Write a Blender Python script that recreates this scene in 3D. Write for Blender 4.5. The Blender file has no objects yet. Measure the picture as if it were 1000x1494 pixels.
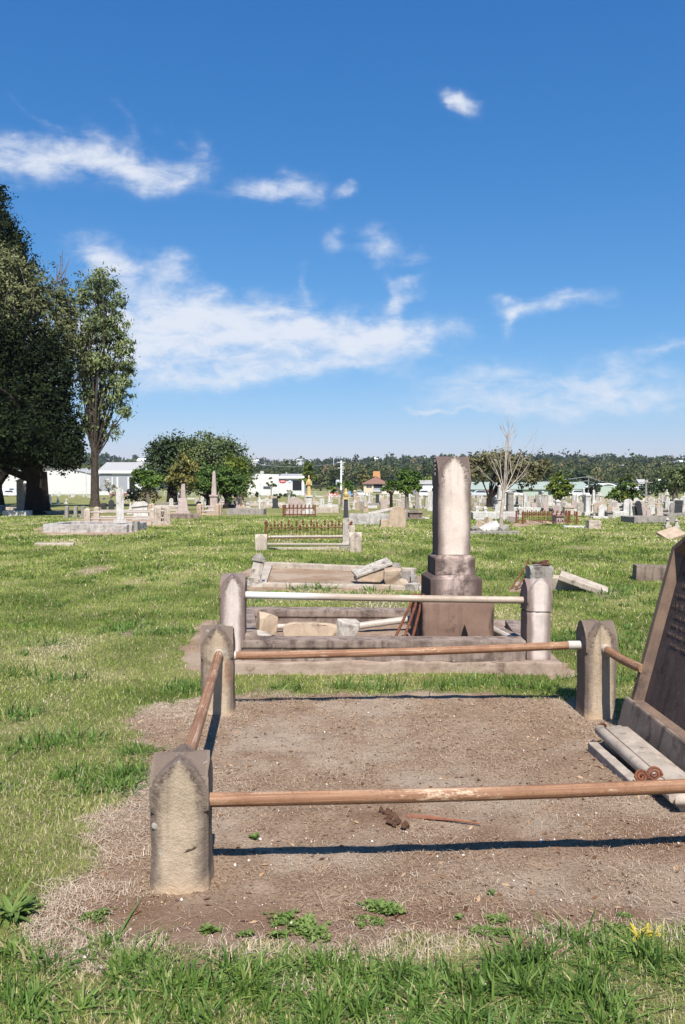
import bpy, bmesh, math, random
import numpy as np
from mathutils import Vector, Matrix, Euler, noise as mnoise

random.seed(7)
rng = np.random.default_rng(11)
S = bpy.context.scene
C = S.collection
R = math.radians
# ------------------------------------------------------------------ camera
F = 1250.0
CAMZ = 1.6
PITCH = math.atan(47.0 / F)
cp, sp = math.cos(PITCH), math.sin(PITCH)

def ray(px, py):
    x = (px - 500.0) / F
    y = (747.0 - py) / F
    return Vector((x, cp + y * sp, -sp + y * cp))

def prof(y):
    """long profile of the ground: level lawn, then a gentle fall, then the hills"""
    y = np.asarray(y, dtype=float)
    t = np.clip(y - 28, 0, None)
    z = -0.0135 * (np.sqrt(t * t + 64) - 8)
    f = -2.3
    z = np.maximum(z, f)
    k = np.clip((y - 420) / 1150, 0, 1)
    z = z + 31 * k * k * (3 - 2 * k)
    k2 = np.clip((y - 1600) / 900, 0, 1)
    return z - 30 * k2

def at(px, py, Y):
    d = ray(px, py)
    t = Y / d.y
    return Vector((d.x * t, Y, CAMZ + d.z * t))

def G(px, py):
    d = ray(px, py)
    a, b = 1.5, 420.0
    f = lambda Y: CAMZ + d.z / d.y * Y - float(prof(Y))
    for _ in range(60):
        m = (a + b) / 2
        if f(m) > 0: a = m
        else: b = m
    return at(px, py, a)

def ppm(Y):            # photo pixels per metre at a depth
    return F / Y

# ------------------------------------------------------------------ numpy noise
def _h(ix, iy, seed):
    n = (ix.astype(np.int64) * 374761393 + iy.astype(np.int64) * 668265263 + seed * 974634721) & 0x7fffffff
    n = ((n ^ (n >> 13)) * 1274126177) & 0x7fffffff
    n = n ^ (n >> 16)
    return (n & 0xffff) / 65535.0

def vnoise(x, y, seed=0):
    x = np.asarray(x, float); y = np.asarray(y, float)
    ix, iy = np.floor(x), np.floor(y)
    fx, fy = x - ix, y - iy
    fx = fx * fx * (3 - 2 * fx); fy = fy * fy * (3 - 2 * fy)
    a = _h(ix, iy, seed); b = _h(ix + 1, iy, seed); c = _h(ix, iy + 1, seed); d = _h(ix + 1, iy + 1, seed)
    return (a * (1 - fx) + b * fx) * (1 - fy) + (c * (1 - fx) + d * fx) * fy

def fbm(x, y, seed=0, o=4):
    s = 0; a = .5; t = 0
    for i in range(o):
        s = s + a * vnoise(x * 2 ** i, y * 2 ** i, seed + i); t += a; a *= .5
    return s / t

# ------------------------------------------------------------------ bare-soil areas (ground polygons)
def gpoly(pts):
    return np.array([[*G(x, y)[:2]] for x, y in pts])
SOIL = [
    (gpoly([(228, 1030), (300, 1016), (420, 1017), (600, 1012), (760, 1014), (850, 1022), (925, 1040), (1010, 1066), (1150, 1100),
            (1250, 1250), (1250, 1352), (1000, 1362), (860, 1372), (640, 1378), (520, 1388), (380, 1398), (230, 1404), (110, 1398), (30, 1372),
            (60, 1325), (100, 1275), (128, 1235), (158, 1195), (205, 1140), (214, 1080)]), .20),
    (gpoly([(268, 975), (272, 935), (300, 905), (330, 905), (330, 985)]), .10),
    (gpoly([(800, 992), (800, 962), (832, 968), (836, 988)]), .08),
    (gpoly([(345, 862), (350, 838), (372, 824), (480, 824), (600, 832), (624, 846), (622, 862)]), .10),
    (gpoly([(742, 864), (748, 850), (775, 848), (775, 864)]), .10),
    (gpoly([(840, 862), (890, 858), (920, 864), (880, 872)]), .10),
    (gpoly([(740, 765), (790, 759), (800, 764), (760, 770)]), .3),
    (gpoly([(60, 782), (200, 781), (212, 768), (190, 764), (60, 768)]), .3),
    (gpoly([(120, 765), (245, 768), (245, 755), (120, 752)]), .4),
]

def sdist(poly, x, y):
    """signed distance to a polygon, positive inside"""
    n = len(poly)
    d = np.full(x.shape, 1e9); inside = np.zeros(x.shape, bool)
    for i in range(n):
        ax, ay = poly[i]; bx, by = poly[(i + 1) % n]
        ex, ey = bx - ax, by - ay
        t = np.clip(((x - ax) * ex + (y - ay) * ey) / (ex * ex + ey * ey + 1e-12), 0, 1)
        d = np.minimum(d, np.hypot(x - ax - t * ex, y - ay - t * ey))
        c = ((ay > y) != (by > y)) & (x < (bx - ax) * (y - ay) / (by - ay + 1e-12) + ax)
        inside ^= c
    return np.where(inside, d, -d)

def soil_mask(x, y):
    x = np.asarray(x, float); y = np.asarray(y, float)
    m = np.zeros(x.shape)
    nz = (fbm(x * 3.1, y * 3.1, 5) - .5) * 2
    nz2 = (fbm(x * 14, y * 14, 9, 3) - .5) * 2
    for poly, soft in SOIL:
        sel = (x > poly[:, 0].min() - 1) & (x < poly[:, 0].max() + 1) & (y > poly[:, 1].min() - 1) & (y < poly[:, 1].max() + 1)
        if not sel.any(): continue
        d = sdist(poly, x[sel], y[sel]) + nz[sel] * soft * 1.2 + nz2[sel] * soft * .45
        v = np.clip(.5 + d / (soft * 1.1), 0, 1)
        m[sel] = np.maximum(m[sel], v)
    # scuffed thin spots in the lawn
    t = fbm(x * .9 + 3, y * .45, 21, 4)
    m = np.maximum(m, np.clip((t - .70) * 5, 0, .5) * (y < 40))
    return m

def gh(x, y):
    x = np.asarray(x, float); y = np.asarray(y, float)
    z = prof(y)
    near = np.clip(1 - (y - 9) / 10, 0, 1)
    z = z + near * ((fbm(x * 1.1, y * 1.1, 3, 3) - .5) * .035 + (fbm(x * 6, y * 6, 4, 3) - .5) * .016)
    z = z + (1 - near) * (fbm(x * .35, y * .35, 8, 3) - .5) * .08 * np.clip((y - 12) / 10, 0, 1)
    # the ground sinks a little at the right back post
    z = z - .055 * np.exp(-((x - 1.95) ** 2 + (y - 5.7) ** 2) / .5)
    hill = np.clip((y - 420) / 600, 0, 1)
    z = z + hill * (fbm(x * .0032 + 3.3, y * .002, 31, 3) - .5) * 26 * np.clip(1 - (y - 1700) / 500, 0, 1)
    return z

def gz(x, y):
    return float(gh(np.array([x]), np.array([y]))[0])

# ------------------------------------------------------------------ object helpers
def link(o, parent=None):
    C.objects.link(o)
    if parent is not None: o.parent = parent
    return o

def tag(o, label, cat, group=None):
    o['label'] = label; o['category'] = cat
    if group: o['group'] = group
    return o

def thing(name, label, cat, loc=(0, 0, 0), rot=(0, 0, 0), group=None):
    o = bpy.data.objects.new(name, None)
    o.empty_display_size = .2
    link(o); o.location = loc
    o.rotation_euler = rot if hasattr(rot, '__len__') else (0, 0, rot)
    return tag(o, label, cat, group)

def copy_tree(o, parent=None):
    c = o.copy(); C.objects.link(c); c.parent = parent
    for ch in list(o.children): copy_tree(ch, c)
    return c

class MB:
    """collects shapes and links them as one mesh object"""
    def __init__(s): s.v = []; s.f = []
    def add(s, vs, fs, M=None):
        b = len(s.v)
        for v in vs:
            v = Vector(v)
            s.v.append(tuple(M @ v) if M is not None else tuple(v))
        for f in fs: s.f.append(tuple(b + i for i in f))
        return s
    def box(s, c, d, rot=None, taper=1.0):
        x, y, z = (q / 2 for q in d); t = taper
        vs = [(-x, -y, -z), (x, -y, -z), (x, y, -z), (-x, y, -z), (-x * t, -y * t, z), (x * t, -y * t, z), (x * t, y * t, z), (-x * t, y * t, z)]
        fs = [(0, 3, 2, 1), (4, 5, 6, 7), (0, 1, 5, 4), (1, 2, 6, 5), (2, 3, 7, 6), (3, 0, 4, 7)]
        M = Matrix.Translation(c)
        if rot is not None: M = M @ Euler(rot).to_matrix().to_4x4()
        return s.add(vs, fs, M)
    def prism(s, prof_, y0, y1, M=None):
        """profile in x-z, extruded along y"""
        n = len(prof_)
        vs = [(x, y0, z) for x, z in prof_] + [(x, y1, z) for x, z in prof_]
        fs = [tuple(range(n)), tuple(range(2 * n - 1, n - 1, -1))]
        fs += [(i, i + n, (i + 1) % n + n, (i + 1) % n) for i in range(n)]
        return s.add(vs, fs, M)
    def tube(s, pts, rad, n=10, cap=True):
        pts = [Vector(p) for p in pts]
        if not hasattr(rad, '__len__'): rad = [rad] * len(pts)
        vs = []; fs = []
        ref = None
        for i, p in enumerate(pts):
            d = (pts[min(i + 1, len(pts) - 1)] - pts[max(i - 1, 0)]).normalized()
            if ref is None:
                ref = Vector((0, 0, 1)) if abs(d.z) < .9 else Vector((1, 0, 0))
            a = (ref - d * ref.dot(d)).normalized(); b = d.cross(a); ref = a
            for k in range(n):
                t = 2 * math.pi * k / n
                vs.append(p + (a * math.cos(t) + b * math.sin(t)) * rad[i])
        for i in range(len(pts) - 1):
            for k in range(n):
                k2 = (k + 1) % n
                fs.append((i * n + k, i * n + k2, (i + 1) * n + k2, (i + 1) * n + k))
        if cap:
            fs.append(tuple(range(n - 1, -1, -1)))
            b0 = (len(pts) - 1) * n
            fs.append(tuple(b0 + k for k in range(n)))
        return s.add(vs, fs)
    def lathe(s, prof_, c=(0, 0, 0), n=16, M=None):
        vs = []; fs = []
        for r, z in prof_:
            for k in range(n):
                t = 2 * math.pi * k / n
                vs.append((c[0] + r * math.cos(t), c[1] + r * math.sin(t), c[2] + z))
        for i in range(len(prof_) - 1):
            for k in range(n):
                k2 = (k + 1) % n
                fs.append((i * n + k, i * n + k2, (i + 1) * n + k2, (i + 1) * n + k))
        fs.append(tuple(range(n - 1, -1, -1))); b0 = (len(prof_) - 1) * n
        fs.append(tuple(b0 + k for k in range(n)))
        return s.add(vs, fs, M)
    def build(s, name, mat, parent=None, loc=None, rot=None, bevel=0, smooth=False, rough=0, sub=0, seed=0):
        me = bpy.data.meshes.new(name)
        me.from_pydata(s.v, [], s.f)
        bm = bmesh.new(); bm.from_mesh(me)
        if bevel:
            es = [e for e in bm.edges if len(e.link_faces) == 2 and e.calc_face_angle(0) > .5]
            bmesh.ops.bevel(bm, geom=es, offset=bevel, segments=2, profile=.6, affect='EDGES')
        for _ in range(sub):
            L = [e for e in bm.edges if e.calc_length() > rough * 4]
            if L: bmesh.ops.subdivide_edges(bm, edges=L, cuts=1, use_grid_fill=True)
        if rough:
            o3 = Vector((seed * 3.7, seed * 1.3, seed * 7.1))
            bm.normal_update()
            for v in bm.verts:
                d = mnoise.noise(v.co * 9 + o3) * rough + mnoise.noise(v.co * 31 + o3) * rough * .5
                v.co += v.normal * d
        bmesh.ops.recalc_face_normals(bm, faces=bm.faces)
        bm.to_mesh(me); bm.free()
        if smooth:
            for p in me.polygons: p.use_smooth = True
            try: me.set_sharp_from_angle(angle=R(38))
            except Exception: pass
        me.materials.append(mat)
        o = bpy.data.objects.new(name, me)
        link(o, parent)
        if loc is not None: o.location = loc
        if rot is not None: o.rotation_euler = rot
        return o

def raw_mesh(name, co, quads=None, tris=None, mat=None, parent=None, tint=None, attr='tint', smooth=False, extra=None):
    """fast mesh from numpy arrays; tint is a per-vertex float attribute"""
    me = bpy.data.meshes.new(name)
    nq = 0 if quads is None else len(quads); nt = 0 if tris is None else len(tris)
    me.vertices.add(len(co)); me.vertices.foreach_set('co', np.asarray(co, np.float32).ravel())
    nl = nq * 4 + nt * 3
    me.loops.add(nl); me.polygons.add(nq + nt)
    idx = []
    if nq: idx.append(np.asarray(quads).ravel())
    if nt: idx.append(np.asarray(tris).ravel())
    me.loops.foreach_set('vertex_index', np.concatenate(idx).astype(np.int32))
    st = np.concatenate([np.arange(nq) * 4, nq * 4 + np.arange(nt) * 3]).astype(np.int32)
    me.polygons.foreach_set('loop_start', st)
    if smooth: me.polygons.foreach_set('use_smooth', np.ones(nq + nt, bool))
    me.update(calc_edges=True)
    for nm, arr in ([(attr, tint)] if tint is not None else []) + list((extra or {}).items()):
        a = me.attributes.new(nm, 'FLOAT', 'POINT'); a.data.foreach_set('value', np.asarray(arr, np.float32))
    if mat: me.materials.append(mat)
    o = bpy.data.objects.new(name, me); link(o, parent)
    return o

# ------------------------------------------------------------------ material helpers
class NT:
    def __init__(s, name):
        s.m = bpy.data.materials.new(name); s.m.use_nodes = True
        s.t = s.m.node_tree; s.b = s.t.nodes['Principled BSDF']; s.out = s.t.nodes['Material Output']
        s.b.inputs['Roughness'].default_value = .85
        s.b.inputs['Specular IOR Level'].default_value = .2
        s._co = None
    def n(s, typ, **k):
        x = s.t.nodes.new(typ)
        for a, b in k.items(): setattr(x, a, b)
        return x
    def l(s, a, b): s.t.links.new(a, b)
    def setv(s, inp, v):
        if hasattr(v, 'is_output') or isinstance(v, bpy.types.NodeSocket): s.l(v, inp)
        else: inp.default_value = v
    def coord(s):
        if s._co is None:
            tc = s.n('ShaderNodeTexCoord'); oi = s.n('ShaderNodeObjectInfo')
            mu = s.math('MULTIPLY', oi.outputs['Random'], 37.0)
            ad = s.n('ShaderNodeVectorMath', operation='ADD')
            s.l(tc.outputs['Object'], ad.inputs[0]); s.l(mu, ad.inputs[1])
            s._co = ad.outputs[0]; s.obj = tc.outputs['Object']; s.rand = oi.outputs['Random']
        return s._co
    def pos(s):
        return s.n('ShaderNodeNewGeometry').outputs['Position']
    def scale(s, v, sc):
        x = s.n('ShaderNodeVectorMath', operation='MULTIPLY'); s.l(v, x.inputs[0]); x.inputs[1].default_value = sc
        return x.outputs[0]
    def math(s, op, a, b=0.0, clamp=False):
        x = s.n('ShaderNodeMath', operation=op); x.use_clamp = clamp
        s.setv(x.inputs[0], a); s.setv(x.inputs[1], b)
        return x.outputs[0]
    def noise(s, v, sc, det=5, rough=.6, dist=0):
        x = s.n('ShaderNodeTexNoise'); s.l(v, x.inputs['Vector'])
        x.inputs['Scale'].default_value = sc; x.inputs['Detail'].default_value = det
        x.inputs['Roughness'].default_value = rough; x.inputs['Distortion'].default_value = dist
        return x.outputs['Fac']
    def ss(s, v, lo, hi):
        x = s.n('ShaderNodeMapRange', interpolation_type='SMOOTHSTEP'); s.setv(x.inputs[0], v)
        x.inputs[1].default_value = lo; x.inputs[2].default_value = hi
        return x.outputs[0]
    def mix(s, f, a, b, mode='MIX'):
        x = s.n('ShaderNodeMix', data_type='RGBA', blend_type=mode)
        s.setv(x.inputs[0], f)
        for i, c in ((6, a), (7, b)):
            if isinstance(c, (tuple, list)): x.inputs[i].default_value = (*c[:3], 1)
            else: s.l(c, x.inputs[i])
        return x.outputs[2]
    def ramp(s, f, stops):
        x = s.n('ShaderNodeValToRGB'); e = x.color_ramp.elements
        while len(e) < len(stops): e.new(.5)
        for q, (p, c) in zip(e, stops): q.position = p; q.color = (*c, 1)
        s.l(f, x.inputs[0]); return x.outputs[0]
    def attr(s, name):
        return s.n('ShaderNodeAttribute', attribute_name=name).outputs['Fac']
    def bump(s, h, st=.3, dist=.01):
        x = s.n('ShaderNodeBump'); x.inputs['Strength'].default_value = st; x.inputs['Distance'].default_value = dist
        s.l(h, x.inputs['Height']); s.l(x.outputs[0], s.b.inputs['Normal'])
    def col(s, c): s.setv(s.b.inputs['Base Color'], c if not isinstance(c, tuple) else (*c[:3], 1)); return s
    def xyz(s):
        s.coord(); x = s.n('ShaderNodeSeparateXYZ'); s.l(s.obj, x.inputs[0]); return x.outputs

def stone(name, light, mid, dark, streak=.5, stain=(.5, .68), sc=5, edge=None, top=None, foot=None, bump=.35, bdist=.006, lichen=None, roof=None, arch=None, edgecol=None, rust=None):
    """weathered stone; edge=(half width, inner, outer): black weathering creeping in from the arrises, with shade painted over the side faces;
    top=(z0,z1): black crust on the upper end; foot=(z0,z1,colour): soil splash at the base"""
    m = NT(name); co = m.coord()
    a = m.noise(co, sc, 6, .65)
    c = m.mix(m.ss(a, .35, .68), light, mid)
    st = m.noise(m.scale(co, (11, 11, .9)), 1.0, 4, .6)
    k = m.math('MULTIPLY', m.ss(st, .48, .70), streak)
    c = m.mix(k, c, dark)
    pat = m.noise(co, sc * .8 + 1.7, 7, .7)
    c = m.mix(m.math('MULTIPLY', m.ss(pat, stain[0], stain[1]), .85), c, dark)
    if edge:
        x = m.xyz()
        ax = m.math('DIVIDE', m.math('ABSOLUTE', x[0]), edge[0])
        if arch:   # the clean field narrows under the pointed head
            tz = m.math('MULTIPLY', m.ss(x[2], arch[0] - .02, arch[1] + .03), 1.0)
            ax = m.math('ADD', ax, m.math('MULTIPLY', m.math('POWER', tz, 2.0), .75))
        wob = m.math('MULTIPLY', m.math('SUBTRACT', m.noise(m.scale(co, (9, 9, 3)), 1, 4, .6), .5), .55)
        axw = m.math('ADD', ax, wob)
        c = m.mix(m.ss(axw, edge[1], edge[2]), c, edgecol or dark)  # side faces darken whole: their shade goes into the colour with the stain
        if arch:   # black crust following the arch
            mid = (edge[1] + edge[2]) / 2
            rim = m.math('MULTIPLY', m.ss(axw, mid - .16, mid), m.math('SUBTRACT', 1.0, m.ss(axw, mid + .05, mid + .30)))
            sp_ = m.ss(m.noise(co, 45, 5, .75), .42, .60)
            k_ = m.math('MULTIPLY', m.math('MULTIPLY', rim, sp_), m.math('ADD', m.math('MULTIPLY', m.ss(x[2], arch[0] - .10, arch[0] + .08), .75), .2))
            c = m.mix(k_, c, dark)
    if top:
        x = m.xyz()
        wob = m.math('MULTIPLY', m.math('SUBTRACT', m.noise(co, 14, 4, .6), .5), abs(top[1] - top[0]) * 1.6)
        c = m.mix(m.math('MULTIPLY', m.ss(m.math('ADD', x[2], wob), top[0], top[1]), .9), c, dark)
    if roof:   # crust on the weather-facing top of a post: everything set in from its four faces
        x = m.xyz()
        q = m.math('DIVIDE', m.math('MAXIMUM', m.math('ABSOLUTE', x[0]), m.math('ABSOLUTE', x[1])), roof)
        wob = m.math('MULTIPLY', m.math('SUBTRACT', m.noise(co, 12, 4, .6), .5), .5)
        f = m.math('SUBTRACT', 1.0, m.ss(q, .86, .955))
        c = m.mix(m.math('MULTIPLY', f, m.math('ADD', .55, wob, True)), c, tuple(q_ * 1.6 for q_ in dark))
    if rust:   # rust washed down the stone from the pipe socket
        x = m.xyz()
        dx = m.math('DIVIDE', m.math('SUBTRACT', x[0], rust[0]), rust[2])
        below = m.math('SUBTRACT', 1.0, m.ss(x[2], rust[1] - .02, rust[1] + .04)); reach = m.ss(x[2], rust[1] - .26, rust[1] - .03)
        f = m.math('MULTIPLY', m.math('SUBTRACT', 1.0, m.ss(m.math('ABSOLUTE', dx), .2, 1.1)), m.math('MULTIPLY', below, reach))
        f = m.math('MULTIPLY', f, m.ss(m.noise(m.scale(co, (22, 22, 7)), 1, 5, .7), .36, .60))
        c = m.mix(m.math('MULTIPLY', f, .8), c, (.20, .092, .045))
    if foot:
        x = m.xyz()
        wob = m.math('MULTIPLY', m.math('SUBTRACT', m.noise(co, 9, 4, .6), .5), abs(foot[1] - foot[0]) * 1.2)
        f = m.math('SUBTRACT', 1.0, m.ss(m.math('ADD', x[2], wob), foot[0], foot[1]))
        c = m.mix(m.math('MULTIPLY', f, .8), c, foot[2])
    if lichen:
        li = m.noise(co, 16, 5, .7)
        c = m.mix(m.math('MULTIPLY', m.ss(li, .62, .68), .7), c, lichen)
    fine = m.noise(co, 130, 3, .7)
    c = m.mix(.5, c, m.ramp(fine, [(.25, (.35, .35, .35)), (.55, (.5, .5, .5)), (.8, (.66, .66, .66))]), 'OVERLAY')
    m.col(c)
    m.b.inputs['Roughness'].default_value = .92
    h = m.math('ADD', m.math('MULTIPLY', m.noise(co, 22, 6, .7), 1.0), m.math('MULTIPLY', fine, .35))
    m.bump(h, bump, bdist)
    return m.m

def plain(name, c, rough=.7, var=.25, sc=3, metal=0):
    m = NT(name); co = m.coord()
    n = m.noise(co, sc, 4)
    d = tuple(q * (1 - var) for q in c)
    m.col(m.mix(n, c, d)); m.b.inputs['Roughness'].default_value = rough; m.b.inputs['Metallic'].default_value = metal
    return m.m

def leafmat(name, stops, trans=.25, rough=.55):
    m = NT(name)
    t = m.attr('tint')
    c = m.ramp(t, stops)
    m.col(c); m.b.inputs['Roughness'].default_value = rough
    m.b.inputs['Specular IOR Level'].default_value = .3 if rough < .75 else .03
    if trans:
        tr = m.n('ShaderNodeBsdfTranslucent'); m.l(c, tr.inputs[0])
        mx = m.n('ShaderNodeMixShader'); mx.inputs[0].default_value = trans
        m.l(m.b.outputs[0], mx.inputs[1]); m.l(tr.outputs[0], mx.inputs[2]); m.l(mx.outputs[0], m.out.inputs[0])
    return m.m

def rust_mat(name, a, b, c_, sc=9):
    m = NT(name); co = m.coord()
    n = m.noise(co, sc, 6, .7); n2 = m.noise(co, sc * 6, 4, .7)
    c = m.mix(m.ss(n, .35, .65), a, b); c = m.mix(m.ss(n2, .52, .7), c, c_)
    m.col(c); m.b.inputs['Roughness'].default_value = .85; m.bump(n2, .4, .003)
    return m.m

def pipe_mat(name, a, b, c_, fade=None):
    """old paint and rust in long streaks down the pipe (pipe runs along local x)"""
    m = NT(name); co = m.coord()
    n = m.noise(m.scale(co, (.25, 120, 120)), 1, 4, .65); n2 = m.noise(m.scale(co, (1.3, 38, 38)), 1, 6, .75)
    c = m.mix(m.ss(n, .38, .62), a, b); c = m.mix(m.math('MULTIPLY', m.ss(n2, .50, .66), .75), c, c_)
    c = m.mix(m.math('MULTIPLY', m.ss(m.noise(co, 5, 7, .78), .46, .62), .75), c, b)
    c = m.mix(m.math('MULTIPLY', m.ss(m.noise(m.scale(co, (2.5, 9, 9)), 1.0, 7, .8), .60, .66), .7), c, tuple(min(1, q * 1.25) for q in c_))
    fl = m.noise(co, 90, 5, .8); c = m.mix(m.math('MULTIPLY', m.ss(fl, .54, .66), .7), c, tuple(q * .6 for q in b))
    if fade:
        x = m.xyz()
        w = m.math('ADD', x[0], m.math('MULTIPLY', m.noise(m.scale(co, (3, 20, 20)), 1, 4), fade[3]))
        c = m.mix(m.math('MULTIPLY', m.ss(w, fade[0], fade[1]), .95), fade[2], c)
    m.col(c); m.b.inputs['Roughness'].default_value = .6; m.bump(m.math('ADD', n2, n), .25, .002)
    return m.m
# ------------------------------------------------------------------ materials
def post_stone(h, rise, rust=None): return stone('post_stone', (.44, .345, .245), (.34, .262, .182), (.085, .062, .05), streak=.45, stain=(.54, .72), edge=(.11, .42, .95), roof=.11, arch=(h - rise, h), edgecol=(.18, .138, .106), rust=rust,
                top=(h - .03, h + .12), foot=(-.02, .07, (.50, .36, .23)), lichen=(.36, .335, .285), bump=.8, bdist=.012)
ST_POST2 = stone('white_post_stone', (.60, .51, .455), (.50, .42, .37), (.115, .088, .08), streak=.35, stain=(.57, .72), edge=(.10, .38, .85), edgecol=(.19, .14, .12), top=(.66, .80), roof=.104, arch=(.56, .72))
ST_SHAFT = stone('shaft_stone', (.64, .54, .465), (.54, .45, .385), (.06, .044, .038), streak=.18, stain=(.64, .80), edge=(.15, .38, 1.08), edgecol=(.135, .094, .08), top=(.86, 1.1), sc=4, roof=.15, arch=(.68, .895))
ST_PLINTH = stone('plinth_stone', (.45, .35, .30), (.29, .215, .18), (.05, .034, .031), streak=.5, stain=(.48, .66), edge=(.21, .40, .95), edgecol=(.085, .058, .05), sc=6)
ST_BLOCK = stone('block_stone', (.225, .145, .108), (.17, .108, .080), (.055, .036, .031), streak=.3, stain=(.58, .74), edge=(.34, .86, 1.0), sc=4)
ST_KERB = stone('kerb_stone', (.29, .225, .185), (.175, .128, .104), (.075, .052, .043), streak=.7, stain=(.50, .66), sc=4, lichen=(.48, .44, .36))
ST_SLAB = stone('footing_stone', (.33, .255, .20), (.25, .18, .135), (.11, .075, .057), streak=.2, stain=(.52, .7), sc=7, bump=.7)
ST_PALE = stone('pale_stone', (.48, .41, .33), (.36, .295, .235), (.13, .10, .082), streak=.4, stain=(.54, .70))
ST_TAN = stone('tan_sandstone', (.45, .345, .25), (.35, .26, .18), (.13, .095, .07), streak=.3, stain=(.58, .74))
ST_DARK = stone('dark_headstone', (.115, .08, .067), (.084, .058, .05), (.042, .030, .027), streak=.45, stain=(.5, .7), sc=5, lichen=(.16, .125, .10), bump=.45)
ST_DARKPALE = stone('stained_plinth_stone', (.25, .195, .15), (.175, .13, .102), (.06, .043, .037), streak=.7, stain=(.54, .68), sc=6)
ST_BORDER = stone('tan_border_stone', (.21, .14, .098), (.14, .095, .072), (.06, .044, .037), streak=.3, stain=(.55, .7))
ST_MARBLE = stone('grey_marble', (.48, .43, .365), (.34, .295, .25), (.12, .095, .08), streak=.35, stain=(.50, .66), sc=8)
ST_MOULD = stone('moulding_stone', (.41, .345, .28), (.31, .255, .205), (.13, .10, .08), streak=.2, stain=(.55, .72), sc=9, bump=.5)
ST_WHITE = stone('white_marble', (.56, .54, .50), (.43, .40, .365), (.18, .16, .14), streak=.5, stain=(.56, .72))
ST_GREY = stone('grey_stone', (.31, .28, .245), (.225, .20, .175), (.085, .074, .065), streak=.4, stain=(.54, .70))
ST_BLACK = stone('black_granite', (.05, .052, .055), (.04, .041, .043), (.02, .02, .02), streak=.2)
ST_PINK = stone('pinkish_granite', (.43, .345, .31), (.35, .275, .245), (.17, .13, .12), streak=.3, stain=(.58, .74))
ST_LICHEN = stone('lichen_blockwork', (.46, .43, .39), (.29, .265, .24), (.07, .062, .056), streak=.45, stain=(.52, .78), sc=5)
RUST = rust_mat('rusty_iron', (.17, .062, .032), (.10, .038, .024), (.24, .10, .05))
RUST_D = rust_mat('dark_rusty_iron', (.11, .046, .03), (.06, .028, .021), (.16, .07, .042), 14)
PIPE = pipe_mat('rusty_painted_pipe', (.34, .19, .108), (.19, .092, .05), (.47, .35, .245))
PIPE_W = pipe_mat('weathered_white_pipe', (.43, .345, .265), (.29, .215, .155), (.53, .46, .385), fade=(.5, 1.2, (.60, .585, .555), .6))
PIPE_G = pipe_mat('grey_white_pipe', (.50, .455, .40), (.32, .26, .21), (.58, .55, .51))
LEAD = plain('white_lead_paint', (.54, .50, .44), .6, .35, 40)
BARK_D = stone('dark_bark', (.030, .022, .017), (.022, .016, .013), (.010, .008, .006), streak=.8, stain=(.5, .7), sc=8)
BARK_G = stone('grey_bark', (.21, .175, .14), (.14, .11, .09), (.06, .046, .038), streak=.7, sc=8)
BARK_E = stone('eucalypt_bark', (.085, .065, .052), (.05, .038, .03), (.02, .016, .013), streak=.7, sc=6)
BARK_W = stone('bleached_bark', (.50, .42, .35), (.38, .31, .26), (.16, .13, .11), streak=.5, sc=8)

def gmat():
    m = NT('lawn_and_soil')
    p = m.pos()
    xy = m.scale(p, (1, 1, .2))
    # lawn
    big = m.noise(m.scale(p, (.22, .5, .1)), 1, 5, .6); med = m.noise(xy, 3.2, 6, .65); fine = m.noise(xy, 46, 5, .75)
    g = m.mix(m.ss(fine, .36, .64), (.075, .085, .022), (.255, .25, .09))
    g = m.mix(m.math('MULTIPLY', m.ss(med, .42, .66), .5), g, (.155, .20, .045))
    dry = m.math('MULTIPLY', m.ss(m.math('ADD', m.math('MULTIPLY', big, .6), m.math('MULTIPLY', med, .4)), .46, .60), .62)
    g = m.mix(dry, g, (.36, .305, .145))
    straw = m.noise(m.scale(p, (1, 1, .2)), 95, 3, .7)
    g = m.mix(m.math('MULTIPLY', m.ss(straw, .56, .70), .45), g, (.34, .29, .165))
    # soil
    s1 = m.noise(xy, 5.5, 7, .7); s2 = m.noise(xy, 60, 5, .75); s3 = m.noise(xy, 1.3, 5, .6)
    s = m.mix(m.ss(s1, .35, .68), (.47, .325, .215), (.35, .235, .152))
    s = m.mix(m.math('MULTIPLY', m.ss(s2, .44, .64), .8), s, (.135, .085, .055))
    s5 = m.noise(xy, 2.3, 6, .7)
    s = m.mix(m.math('MULTIPLY', m.ss(s5, .52, .68), .55), s, (.23, .145, .092))
    s = m.mix(m.math('MULTIPLY', m.ss(s3, .44, .62), .55), s, (.52, .42, .32))
    s4 = m.noise(m.scale(p, (1, 1, .2)), 150, 3, .8)
    s = m.mix(m.math('MULTIPLY', m.ss(s4, .60, .70), .6), s, (.40, .315, .24))
    d = m.attr('soil'); r = m.attr('damp')
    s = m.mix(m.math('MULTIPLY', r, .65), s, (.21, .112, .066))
    k = m.ss(m.math('ADD', d, m.math('MULTIPLY', m.math('SUBTRACT', fine, .5), .8)), .38, .58)
    c = m.mix(k, g, s)
    # the woods' floor on the hills
    hl = m.attr('hill'); c = m.mix(hl, c, (.035, .045, .022))
    m.col(c); m.b.inputs['Roughness'].default_value = .95; m.b.inputs['Specular IOR Level'].default_value = .1
    h = m.math('ADD', m.math('MULTIPLY', m.noise(xy, 32, 6, .75), .6), m.math('MULTIPLY', s4, .5))
    m.bump(h, 1.0, .03)
    return m.m
GROUND = gmat()
GRASS = leafmat('grass_blades', [(0, (.085, .145, .018)), (.25, (.20, .275, .042)), (.5, (.305, .375, .080)), (.7, (.41, .41, .13)), (.86, (.58, .48, .27)), (1, (.70, .60, .42))], .3, .6)
COARSE = leafmat('coarse_grass', [(0, (.055, .11, .020)), (.5, (.12, .205, .040)), (.85, (.21, .28, .070)), (1, (.46, .38, .19))], .25, .5)
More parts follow.
